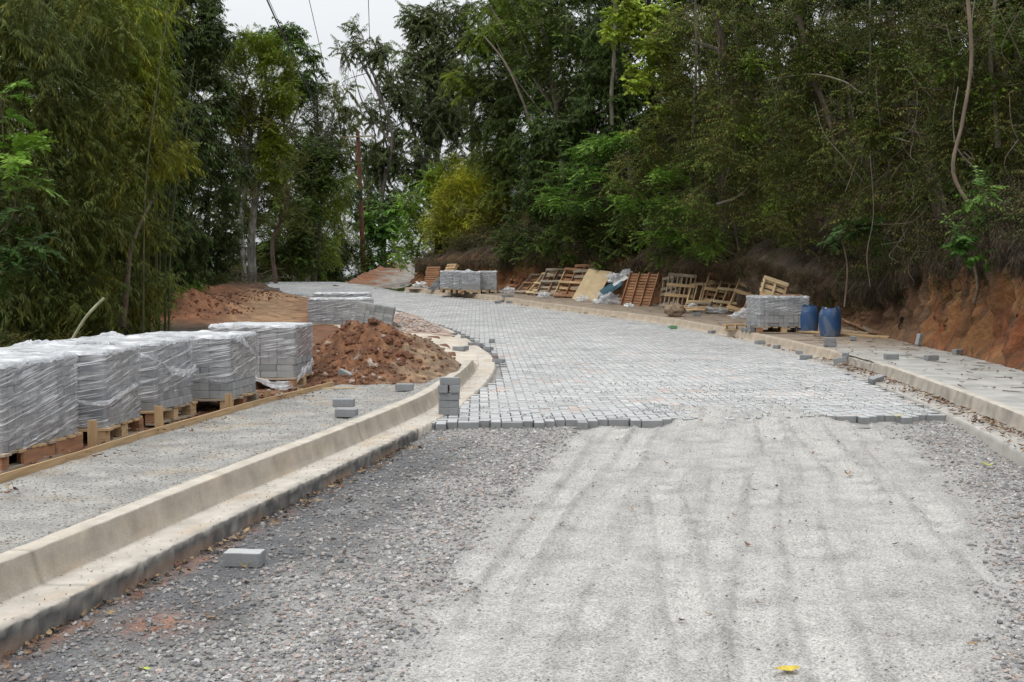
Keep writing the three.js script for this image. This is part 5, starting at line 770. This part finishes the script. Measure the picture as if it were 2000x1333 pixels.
tree('eucalyptus_tree', 'tallest dense eucalyptus touching the top of the sky gap', 'tree', eu, [-4.79, 1.46, -98], 'euca', [[[-5.92, 20.98, -98], 2.2, 1.68, null, 1.2], [[-7.31, 20.2, -98], 1.4, 1.4], [[-4.35, 20.2, -98], 1.8, 2.4, null, 1.2], [[-6.33, 17.86, -98], 2.2, 2, null, 1.2], [[-4.56, 15.9, -98], 2, 2.4], [[-7.13, 15.11, -98], 2, 1.8], [[-5.16, 12.75, -98], 2, 2, null, 0.8]], { ...ec, dens: 6, r0: 0.36, trunkTo: [-5.05, 21.76, -98], limbs: 7 });
tree('eucalyptus_tree', 'forked eucalyptus with a dark crown below the tallest one', 'tree', eu, [-5.75, 1.47, -94], 'euca', [[[-7.61, 12.3, -94], 2.11, 1.73], [[-9.15, 9.28, -94], 2.11, 1.53], [[-6.48, 9.65, -94], 2.11, 1.53], [[-8.02, 7, -94], 1.92, 1.53, null, 0.8], [[-5.13, 13.62, -94], 1.34, 1.53, null, 1.4, [0.55, 0.55, 0.6]]], { ...ec, dens: 5.5, r0: 0.34, trunkTo: [-7.61, 13.06, -94] });
tree('eucalyptus_tree', 'lower eucalyptus behind the utility pole with gaps of sky', 'tree', eu, [-10.8, 1.05, -100], 'euca', [[[-11.77, 9.76, -100], 1.63, 1.84, null, 0.7], [[-12.6, 6.93, -100], 1.63, 1.63, null, 0.6], [[-10.57, 6.12, -100], 1.84, 1.63, null, 0.7], [[-12.96, 12.18, -100], 1.22, 1.63, null, 0.5], [[-13.75, 15.39, -100], 1.02, 1.63, null, 0.35]], { ...ec, r0: 0.26, trunkTo: [-11.55, 10.97, -100] });
tree('eucalyptus_tree', 'slim straight eucalyptus trunks at the edge of the dark tree', 'tree', eu, [-3.33, 1.27, -96], 'euca', [[[-3.3, 12.53, -96], 1.37, 1.96], [[-3.1, 16.38, -96], 1.18, 2.35], [[-3.9, 9.05, -96], 1.57, 1.57]], { ...ec, dens: 5.5, r0: 0.24, trunkTo: [-3.41, 17.53, -96] });
tree('shrub', 'large-leaved green bush beside the foot of the pole', 'shrub', null, [-8.15, 1.17, -80], 'big', [[[-8.29, 5.07, -80], 1.37, 1.24, null, 1.2], [[-8.63, 3.29, -80], 1.31, 1.14, null, 1, [0.7, 0.75, 0.8]], [[-7.32, 4.58, -80], 0.59, 0.82], [[-8.37, 1.98, -79], 1.45, 0.71, null, 0.8, [0.7, 0.7, 0.7]]], { r0: 0.05, size: 1.5, dens: 9, low: true });

// ---- right side
const shG = 'shrubs on top of the right bank';
tree('shrub', 'green leafy shrub at the end of the right bank', 'shrub', shG, G0(-4.6, 60, 2), 'broad', [[[-4.14, 4.82, -60], 1.1, 1.22], [[-4.44, 3.1, -59], 0.72, 1.2], [[-3.41, 5.55, -60], 0.98, 0.86], [[-5.13, 2.39, -60], 0.54, 0.61]], { r0: 0.06, size: 1.4, dens: 13, tint: [2.2, 2.3, 1.3], low: true });
tree('shrub', 'yellowing bush crowning the far end of the right bank', 'shrub', shG, G0(-2.6, 60, 2.5), 'small', [[[-2.31, 6.52, -60], 1.1, 0.69], [[-3.17, 6.16, -60], 0.86, 0.54], [[-1.46, 6.28, -60], 0.73, 0.73], [[-0.97, 7, -60], 0.61, 0.61], [[-3.78, 5.67, -60], 0.49, 0.37]], { r0: 0.06, size: 1.4, dens: 13, tint: [1.7, 2.0, 0.8], warm: 0.2, low: true });
tree('tall_grass', 'pale yellow-green tall grass on the far right bank', 'grass clump', null, G0(-2.2, 57, 2), 'grass', [[[-2.08, 4.44, -57], 1.4, 1.28], [[-2.78, 3.28, -57], 1.05, 1.05], [[-1.39, 4.9, -57], 0.93, 1.16], [[-1.6, 3.03, -56], 1.26, 0.8]], { r0: 0, size: 1.35, dens: 17, tint: [1.9, 2.2, 1.05], low: true });
tree('shrub', 'pale mixed bush above the far paver stacks', 'shrub', shG, G0(-2.8, 56, 2), 'small', [[[-2.96, 3.03, -56], 0.8, 0.91], [[-2.24, 2.33, -55], 0.9, 0.56], [[-0.55, 3.85, -54], 0.88, 1.76], [[-0.42, 2.29, -52], 0.85, 0.64]], { r0: 0.05, size: 1.3, dens: 13, tint: [1.3, 1.3, 0.95], low: true });
tree('feathery_tree', 'tall dark feathery evergreen at the left end of the right forest', 'tree', null, G0(-0.2, 56, 2), 'feather', [[[-1.02, 12.26, -56], 1.14, 1.37, null, 1, [2.2, 2.1, 1.1]], [[0, 12.7, -56], 1.37, 1.37, null, 1, [1.8, 1.8, 1]], [[-2.13, 10.17, -55.5], 0.57, 0.91, null, 0.7, [2.6, 2.3, 1]], [[-1.12, 9.95, -55.5], 0.91, 1.36], [[0, 10.09, -55], 1.35, 1.57], [[-0.89, 7.89, -55], 1.01, 1.35], [[0.22, 7.77, -54], 1.32, 1.54], [[-0.77, 6.47, -54], 0.77, 0.77], [[0.22, 5.95, -53], 1.08, 0.87], [[-0.22, 5.1, -53], 0.65, 0.54, null, 1, [1.5, 1.4, 1]]], { r0: 0.25, size: 1.5, dens: 9, limbs: 6, thin: 6 });
tree('broadleaf_tree', 'olive-green spreading tree above the far pallets', 'tree', null, G0(2.2, 50, 3), 'broad', [[[1.01, 11.12, -50], 1.53, 1.43, null, 1, [1.3, 1.25, 0.9]], [[2.37, 11.13, -49], 1.4, 1.2], [[1.58, 8.78, -49], 1.5, 1.4], [[2.91, 9.02, -48], 1.18, 1.37], [[-0.84, 12.12, -52], 0.85, 0.96, null, 0.8, [1.5, 1.4, 0.9]]], { r0: 0.22, size: 1.4, dens: 9, tint: [0.95, 0.95, 0.9], limbs: 5, thin: 8, col: [0.2, 0.17, 0.14], trunkTo: [1.21, 11.52, -50] });
tree('broadleaf_tree', 'dark tree with pale straight trunk in the forest middle', 'tree', null, G0(4.6, 46, 3), 'dark', [[[2.24, 6.5, -46], 1.31, 1.13], [[1.14, 6.22, -47], 1.15, 1.15], [[3.28, 7.12, -45], 1.1, 1.29], [[3.45, 9.28, -45], 0.92, 1.47], [[1.12, 4.64, -46], 1.13, 0.94]], { r0: 0.13, col: [0.3, 0.27, 0.23], size: 1.35, dens: 9, tint: [1.15, 1.2, 1.1], trunkTo: [3.56, 10.18, -45], limbs: 3 });
tree('layered_tree', 'fresh green tree with flat layered sprays over the plywood', 'tree', null, G0(4.9, 43, 2.2), 'layer', [[[2.58, 5.79, -42.5], 1.13, 0.24, 0.9], [[3.57, 5.99, -42], 1.03, 0.21, 0.9], [[2.07, 5.1, -42.5], 0.69, 0.21, 0.8], [[2.9, 4.81, -42], 0.77, 0.31, 0.9, 1, [0.8, 0.85, 0.85]], [[1.57, 4.1, -43], 0.53, 0.39, 0.8], [[2.42, 3.9, -42.5], 0.78, 0.43, 0.9, 0.9, [0.75, 0.8, 0.8]]], { r0: 0.08, size: 1.15, dens: 11, gaps: 0.15, tint: [1.25, 1.35, 1.3], thin: 5 });
tree('shrub', 'dense dark green shrubs above the grey pallets', 'shrub', shG, G0(3, 45, 2), 'broad', [[[0.94, 3.34, -46], 1.13, 1.13], [[0.2, 2.83, -48], 0.88, 0.88], [[1.97, 2.73, -44], 1.08, 0.9], [[2.8, 3.23, -43], 1.05, 0.88], [[3.42, 2.51, -42], 0.86, 0.77]], { r0: 0.05, size: 1.25, dens: 10, tint: [0.9, 0.9, 0.85], low: true });
tree('climbing_vine', 'bright large-leaved vine hanging over the forest edge', 'vine', null, G0(6.8, 41, 2.4), 'heart', [[[3.62, 9.12, -39], 0.88, 0.56], [[4.51, 8.48, -38.5], 0.71, 0.71], [[4.12, 7.72, -38.5], 0.55, 0.79], [[3.38, 9.35, -39], 0.64, 0.48], [[4.61, 6.88, -38], 0.39, 0.7], [[3.97, 6.41, -38.5], 0.35, 0.79, null, 0.7], [[4.09, 9.66, -39], 0.96, 0.48]], { r0: 0.06, size: 1.0, dens: 8, gaps: 0.18, shell: 0.4, vary: 0.35, tint: [1.45, 1.4, 1.1] });
const tg = 'vine-draped trees of the right forest';
tree('vine_draped_tree', 'vine-draped tree rising behind the large red-brown pallet', 'tree', tg, G0(6.7, 39, 2.6), 'tangle', [[[5.21, 8.85, -38], 1.16, 1.09], [[5.38, 7.04, -37], 1.13, 1.13], [[4.93, 5.5, -38], 1.01, 1.09], [[3.96, 4.66, -39], 0.88, 0.8], [[5.55, 5.01, -36], 0.88, 0.88]], { r0: 0.2, size: 1.2, dens: 10, tint: [1.25, 1.35, 1.0], trunkTo: [5.67, 8.85, -38], thin: 6 });
tree('vine_draped_tree', 'brownish tangled tree above the pale pallets', 'tree', tg, G0(8.2, 35, 2.4), 'tangle', [[[6.17, 8.09, -34], 1.11, 1.04], [[6.37, 6.39, -33.5], 1.09, 1.09], [[5.89, 4.87, -33], 0.94, 0.94], [[6.6, 3.77, -32.5], 0.93, 0.93], [[5.53, 3.45, -34], 0.83, 0.83]], { r0: 0.22, size: 1.15, dens: 10, tint: [1.1, 1.2, 0.9], trunkTo: [5.41, 8.64, -34], thin: 6 });
tree('vine_draped_tree', 'dark thicket with arching branches above the wrapped stack', 'tree', tg, G0(9.2, 31, 2.4), 'tangle', [[[7.14, 7.34, -30], 1.04, 0.98], [[7.16, 5.71, -29.5], 1.02, 0.96], [[6.81, 4.45, -30], 0.92, 0.86], [[7.53, 3.89, -29], 0.83, 0.95], [[6.84, 2.95, -29], 0.83, 0.71]], { r0: 0.2, size: 1.05, dens: 10, tint: [0.98, 1.05, 0.8], trunkTo: [6.77, 7.7, -30], thin: 8 });
tree('vine_draped_tree', 'dark thicket above the blue drums', 'tree', tg, G0(9.6, 27.5, 2.4), 'tangle', [[[7.95, 6.77, -27], 0.94, 0.88], [[7.93, 5.3, -26.5], 0.92, 0.87], [[7.52, 4.13, -26.5], 0.76, 0.76], [[8.12, 3.77, -26], 0.74, 0.85], [[7.4, 2.82, -26], 0.74, 0.53]], { r0: 0.18, size: 1.0, dens: 10, tint: [0.92, 0.98, 0.76], trunkTo: [8.05, 7.2, -27], thin: 8 });
tree('vine_draped_tree', 'shadowy thicket of hanging stems at the right edge', 'tree', tg, G0(10.2, 24, 2.6), 'tangle', [[[8.42, 6.2, -24], 0.88, 0.88], [[8.37, 4.79, -23.5], 0.82, 0.82], [[8.1, 3.66, -23.5], 0.67, 0.67], [[8.9, 5.74, -22.5], 0.64, 1.01], [[8.84, 4.21, -22.5], 0.64, 0.83]], { r0: 0.16, size: 0.95, dens: 10, tint: [0.9, 0.95, 0.74], trunkTo: [8.7, 6.68, -24], thin: 8 });
tree('shrub', 'leafy green shrub at the right edge above the orange bank', 'shrub', shG, G0(8.7, 20.5, 2), 'broad', [[[7.56, 2.71, -20], 0.45, 0.29], [[7.96, 2.96, -20], 0.37, 0.37], [[7.35, 2.4, -20.3], 0.29, 0.25, null, 0.6], [[8.01, 2.39, -20], 0.24, 0.33]], { r0: 0.05, size: 0.95, dens: 9, tint: [1.15, 1.35, 1.2], low: true });
tree('shrub', 'small bright green spray of leaves hanging over the bank', 'shrub', shG, G0(8.3, 20.3, 1.9), 'heart', [[[7.22, 2.02, -19.6], 0.22, 0.11], [[7.02, 2.14, -19.7], 0.11, 0.08]], { r0: 0.015, size: 0.7, dens: 7, tint: [0.45, 0.75, 0.7], low: true });
tree('shrub', 'dark fern-like shrub above the gap in the bank', 'shrub', shG, G0(8.8, 26, 1.8), 'pinnate', [[[6.82, 2.49, -25.6], 0.37, 0.23], [[7.18, 2.6, -25.6], 0.26, 0.21]], { r0: 0.02, size: 1.0, dens: 8, tint: [0.3, 0.34, 0.5], low: true });
tree('shrub', 'green shrubs low on the slope behind the brown pallet', 'shrub', shG, G0(7.3, 36, 2), 'broad', [[[4.68, 3.27, -36], 0.81, 0.44], [[4.37, 2.56, -37], 0.68, 0.6], [[3.81, 3.4, -39], 0.72, 0.64], [[5.33, 2.64, -34.5], 0.63, 0.49]], { r0: 0.03, size: 1.1, dens: 8, tint: [1.2, 1.25, 1], low: true });
tree('shrub', 'sunlit pale green leaf sprays halfway up behind the boulder', 'shrub', shG, G0(6.6, 36.5, 2.6), 'layer', [[[4.59, 4.4, -36.5], 0.6, 0.21, 0.7], [[5.26, 4.72, -36], 0.51, 0.18, 0.7], [[4.36, 3.84, -37], 0.53, 0.24, 0.7], [[5.05, 3.41, -36], 0.59, 0.24, 0.7], [[4.45, 2.77, -36.5], 0.52, 0.21, 0.7], [[5.42, 2.24, -35.5], 0.43, 0.17, 0.6], [[3.68, 3.85, -38.5], 0.55, 0.28, 0.7]], { r0: 0.03, size: 0.9, dens: 9, tint: [1.25, 1.35, 1.1], low: true, gaps: 0.15 });
tree('shrub', 'yellow-green climbing leaves on the dark bough over the pallets', 'shrub', shG, G0(7.6, 33, 2.6), 'broad', [[[6.32, 5.34, -32.5], 0.33, 0.4, 0.5], [[6.62, 4.64, -32], 0.39, 0.52, 0.5], [[6.65, 5.79, -31], 0.51, 0.13, 0.4], [[6.78, 3.32, -31.5], 0.51, 0.45, 0.5], [[6.4, 6.98, -33], 0.67, 0.34, 0.5], [[7.15, 6.54, -29.5], 0.72, 0.24, 0.5]], { r0: 0.03, size: 0.9, dens: 8, tint: [1.5, 1.4, 0.8], low: true });
tree('shrub', 'small sunlit leaves near the top right of the forest', 'shrub', shG, G0(9.0, 22.5, 3), 'broad', [[[8.74, 5.82, -22], 0.27, 0.45, 0.4], [[7.71, 5.37, -23], 0.47, 0.23, 0.4], [[8.46, 4.93, -22.5], 0.28, 0.23, 0.4], [[7.87, 6.06, -26], 0.48, 0.32, 0.4], [[7.37, 4.71, -26], 0.37, 0.21, 0.4]], { r0: 0.02, size: 0.85, dens: 7, tint: [1.2, 1.2, 0.8], low: true });
// the forest behind, dark under its own canopy
const bg = 'dark forest trees behind the right bank';
[['behind the feathery evergreen', 1040, 60, 60], ['behind the layered green tree', 1150, 80, 57], ['behind the bright hanging vine', 1260, 120, 50], ['behind the large red-brown pallet', 1380, 120, 46], ['behind the pale pallets', 1500, 130, 42], ['behind the wrapped stack on the right', 1620, 130, 38], ['behind the blue drums', 1760, 140, 35], ['behind the orange bank', 1890, 140, 32], ['behind the right edge of the bank', 2010, 140, 30]].forEach(([w, px, , z], i) => {
  const x = (px - 1000) / 2450 * z, y0 = hz(Math.min(z, 56)) + 3.2, k = z / 2450; // spread the crown over what shows of it
  tree('forest_tree', `dark forest tree standing ${w}`, 'tree', bg, [x + 0.6, y0, -z], 'dark', [[[x, 1.66 + (530 - 60) * k, -z], 100 * k, 90 * k, 1.6], [[x + 0.4, 1.66 + (530 - 210) * k, -z], 100 * k, 90 * k, 1.6], [[x - 0.3, 1.66 + 190 * k, -z - 0.4], 100 * k, 80 * k, 1.5], [[x, 1.66 + 590 * k, -z], 110 * k, 70 * k, 1.8]], { r0: 0.22, size: 1.5, dens: 8, tint: [0.9, 0.9, 0.85], gaps: 0.12, limbs: 3 });
});
[['behind the dark bamboo', -13, 31], ['behind the olive bamboo', -11.4, 34], ['behind the yellow-green bamboo', -12, 40], ['at the far left beyond the bamboo', -17, 36], ['behind the pale-trunked tree', -14.8, 70], ['left of the light bamboo beyond the crest', -11.8, 74], ['behind the shaded tree by the mounds', -19, 66], ['behind the dark drooping tree', -15.5, 52]].forEach(([w, x, z]) => tree('forest_tree', `shaded forest tree standing ${w}`, 'tree', 'dark forest trees left of the road', [x, 0.6, -z], 'dark', [[[x, 3, -z], 2.2, 2], [[x + 0.3, 6, -z], 2.4, 2.2], [[x - 0.3, 9, -z], 2.3, 2], [[x, 1.2, -z], 2.2, 1.2]], { r0: 0.22, size: 1.5, dens: 7, gaps: 0.1 }));

// ---- what hangs over and grows along the bank edge
{
  const r = rng(707), roots = [], under = [], dead = [];
  for (let i = 0; i < 2200; i++) { const t = 0.22 + 0.78 * r(); if (t > 0.5 && r() < 0.45) continue; const [x, y, z] = bankAt(t, (t > 0.5 ? 0.88 : 0.78) + 0.4 * r() ** 1.2), d = -z, s = d < 26 ? rr(0.45, 0.8, r) : rr(0.6, 1.0, r), k = rr(0.45, 1.05, r) * (d < 30 ? 0.45 : 0.85); roots.push({ p: [x - 0.1, y - 0.02, z + 0.05], s, ry: r() * 6.3, rx: rr(-0.3, 0.3, r), c: [k, k * 0.95, k * 0.9] }); }
  for (let i = 0; i < 3600; i++) { const t = 0.2 + 0.8 * r(), v = (t > 0.5 ? 1.06 : 0.97) + 0.7 * r() ** 1.5, [x, y, z] = bankAt(t, v), k = rr(0.5, 1.1, r) * (-z < 30 ? 0.75 : 1.0), g = fbm(x * 0.4, z * 0.4, 2); under.push({ p: [x, y + 0.12, z], s: rr(0.6, 1.1, r) * (-z > 35 ? 1.25 : 1), ry: r() * 6.3, rx: rr(-0.4, 0.4, r), c: [k * (1 + 0.5 * g), k * (1 + 0.6 * g), k] }); }
  for (let i = 0; i < 480; i++) { const t = 0.3 + 0.7 * r(), [x, y, z] = bankAt(t, 0.5 + 0.5 * r()), g = rr(0.5, 1, r); if (fbm(x * 0.7, z * 0.7, 2) < -0.05) continue; dead.push({ p: [x - 0.05, y, z], s: rr(0.3, 0.6, r), ry: r() * 6.3, c: [g, g, g] }); }
  tag(scatter('dry_grass', sprays.straw[0], M.dry, roots), 'dry brown grass and roots hanging over the bank edge', 'dry grass', null, 'stuff');
  tag(scatter('undergrowth', sprays.tangle[0], M.leaf, under), 'tangled undergrowth covering the slope above the bank', 'undergrowth', null, 'stuff');
  tag(scatter('creepers', sprays.tangle[1], M.leaf, dead), 'sparse creepers clinging to the cut bank face', 'creepers', null, 'stuff');
  const floor = []; for (let i = 0; i < 2600; i++) { const z = 22 + 38 * r(), x = -8.2 - 12 * r() - (z > 30 && z < 48 ? 2.6 : 0) - (z > 48 ? 3 : 0); floor.push({ p: [x, leftY(x, z) + 0.1, -z], s: rr(0.7, 1.3, r), ry: r() * 6.3, c: I3.map(() => rr(0.5, 0.9, r)) }); }
  tag(scatter('ground_cover', sprays.small[0], M.leaf, floor), 'low weeds and seedlings on the left forest floor', 'ground cover', null, 'stuff');
  const mass = []; for (let i = 0; i < 900; i++) { const z = 80 + 60 * r(), x = -45 + 70 * r(); mass.push({ p: [x, -1.2 + 2.2 * r() + (x > 0 ? 2 : 0), -z], s: rr(2, 3.4, r), ry: r() * 6.3, c: I3.map(() => rr(0.8, 1.2, r)) }); }
  tag(scatter('distant_wood', sprays.broad[0], M.leaf, mass), 'far-off low woodland seen in the dip beyond the crest', 'wood', null, 'stuff');
}
// stems and lianas that stand out against the forest
const st = 'bare stems standing out on the right forest';
[[[[7.44, 1.15, -20.2], [7.5, 1.41, -20.2], [7.48, 1.83, -20.3], [7.62, 2.32, -20.4], [7.21, 3.25, -20.6], [7.41, 4.1, -20.8], [7.61, 5.13, -21], [7.59, 6.35, -21.2]], 0.028, 0.032, [0.17, 0.125, 0.09], 'long crooked liana climbing in front of the orange bank'],
 [[[8.66, 3.85, -22.5], [8.64, 4.58, -22.6], [8.61, 5.43, -22.8], [8.75, 6.74, -23]], 0.05, 0.03, [0.16, 0.14, 0.11], 'straight mottled stem right of the crooked liana'],
 [[[7.71, 3.36, -21], [7.41, 3.7, -21], [7.33, 4.12, -21], [7.47, 4.74, -21.2]], 0.013, 0.008, [0.17, 0.155, 0.13], 'pale forked twig crossing the crooked liana'],
 [[[6.16, 6.27, -30.5], [6.91, 6.16, -29], [7.36, 5.84, -28], [7.7, 5.56, -27.6], [7.72, 7.61, -27.4]], 0.012, 0.02, [0.22, 0.2, 0.15], 'pale horizontal branch arching over the thicket'],
 [[[4.94, 8, -35], [5.59, 7.66, -34.6], [5.98, 6.8, -34.4], [6.6, 6.19, -34]], 0.06, 0.045, [0.09, 0.075, 0.06], 'thick dark bough bending down beside the bright vine'],
 [[[5.2, 2.54, -36], [5.17, 5.03, -36.2], [5.29, 7.68, -36.4], [5.25, 9.42, -36.4]], 0.045, 0.035, [0.11, 0.09, 0.07], 'upright grey trunk behind the brown pallet'],
 [[[3.49, 6.73, -44], [3.45, 7.7, -44], [3.55, 9.28, -44], [3.58, 11.04, -44]], 0.075, 0.06, [0.17, 0.15, 0.12], 'pale straight trunk left of the bright vine'],
 [[[0.89, 6.91, -49], [0.4, 8.29, -49], [-0.3, 9.84, -49.5], [-1.11, 10.92, -50]], 0.06, 0.03, [0.18, 0.145, 0.11], 'slanting pale branch across the feathery evergreen'],
 [[[7.28, 3.45, -26], [6.85, 3.98, -26], [6.52, 4.54, -26.4], [6.35, 5.21, -26.6]], 0.01, 0.007, [0.14, 0.125, 0.1], 'thin arching twig above the wrapped stack'],
 [[[5.36, 3.4, -33], [5.9, 3.6, -33], [6.43, 4.07, -33]], 0.045, 0.03, [0.16, 0.13, 0.1], 'broken pale branch stub above the pale pallets'],
 [[[6.79, 0.93, -25.6], [6.83, 1.76, -25.6], [6.72, 2.5, -25.8]], 0.02, 0.012, [0.17, 0.12, 0.09], 'hanging root left of the orange bank corner'],
 [[[7.02, 1.36, -24.6], [6.95, 1.96, -24.6], [7.12, 2.77, -24.8], [7.09, 3.99, -25]], 0.012, 0.008, [0.13, 0.1, 0.075], 'hanging root above the scrap planks'],
].forEach(([pts, a, b, c, label], i) => tag(mesh('bare_stem', tube(pts.map(V3), a, b, { rad: 8, segs: 40, col: c, wob: 0.1, seed: i }), M.bark), label, 'stem', st));
{ // thin lianas and bare twigs, far too many to count
  const r = rng(808), gs = [];
  for (let i = 0; i < 240; i++) { const z = 19.5 + 26 * r(), x = xB(z) + rr(-0.1, 1.5, r), y = hz(z) + rr(1.6, 7, r), h = rr(0.8, 2.8, r), a = V(x, y, -z), e = a.clone().add(V(rr(-1, 0.8, r), -h * rr(-0.2, 1, r), rr(-0.6, 0.9, r))); gs.push(tube([a, a.clone().lerp(e, 0.35).add(V(rr(-0.3, 0.2, r), -0.25 * r(), rr(0, 0.4, r))), a.clone().lerp(e, 0.7).add(V(rr(-0.3, 0.2, r), -0.3 * r(), rr(0, 0.3, r))), e], rr(0.004, 0.01, r), 0.003, { rad: 4, segs: 12, col: r() < 0.25 ? [0.22, 0.2, 0.16] : [0.11, 0.085, 0.06] })); }
  tag(mesh('lianas', mergeGeometries(gs), M.bark), 'thin grey-brown lianas tangled over the right forest edge', 'lianas', null, 'stuff');
}

scene.traverse((o) => { if (o.isMesh) { o.castShadow = true; o.receiveShadow = true; } });
renderer.render(scene, camera);
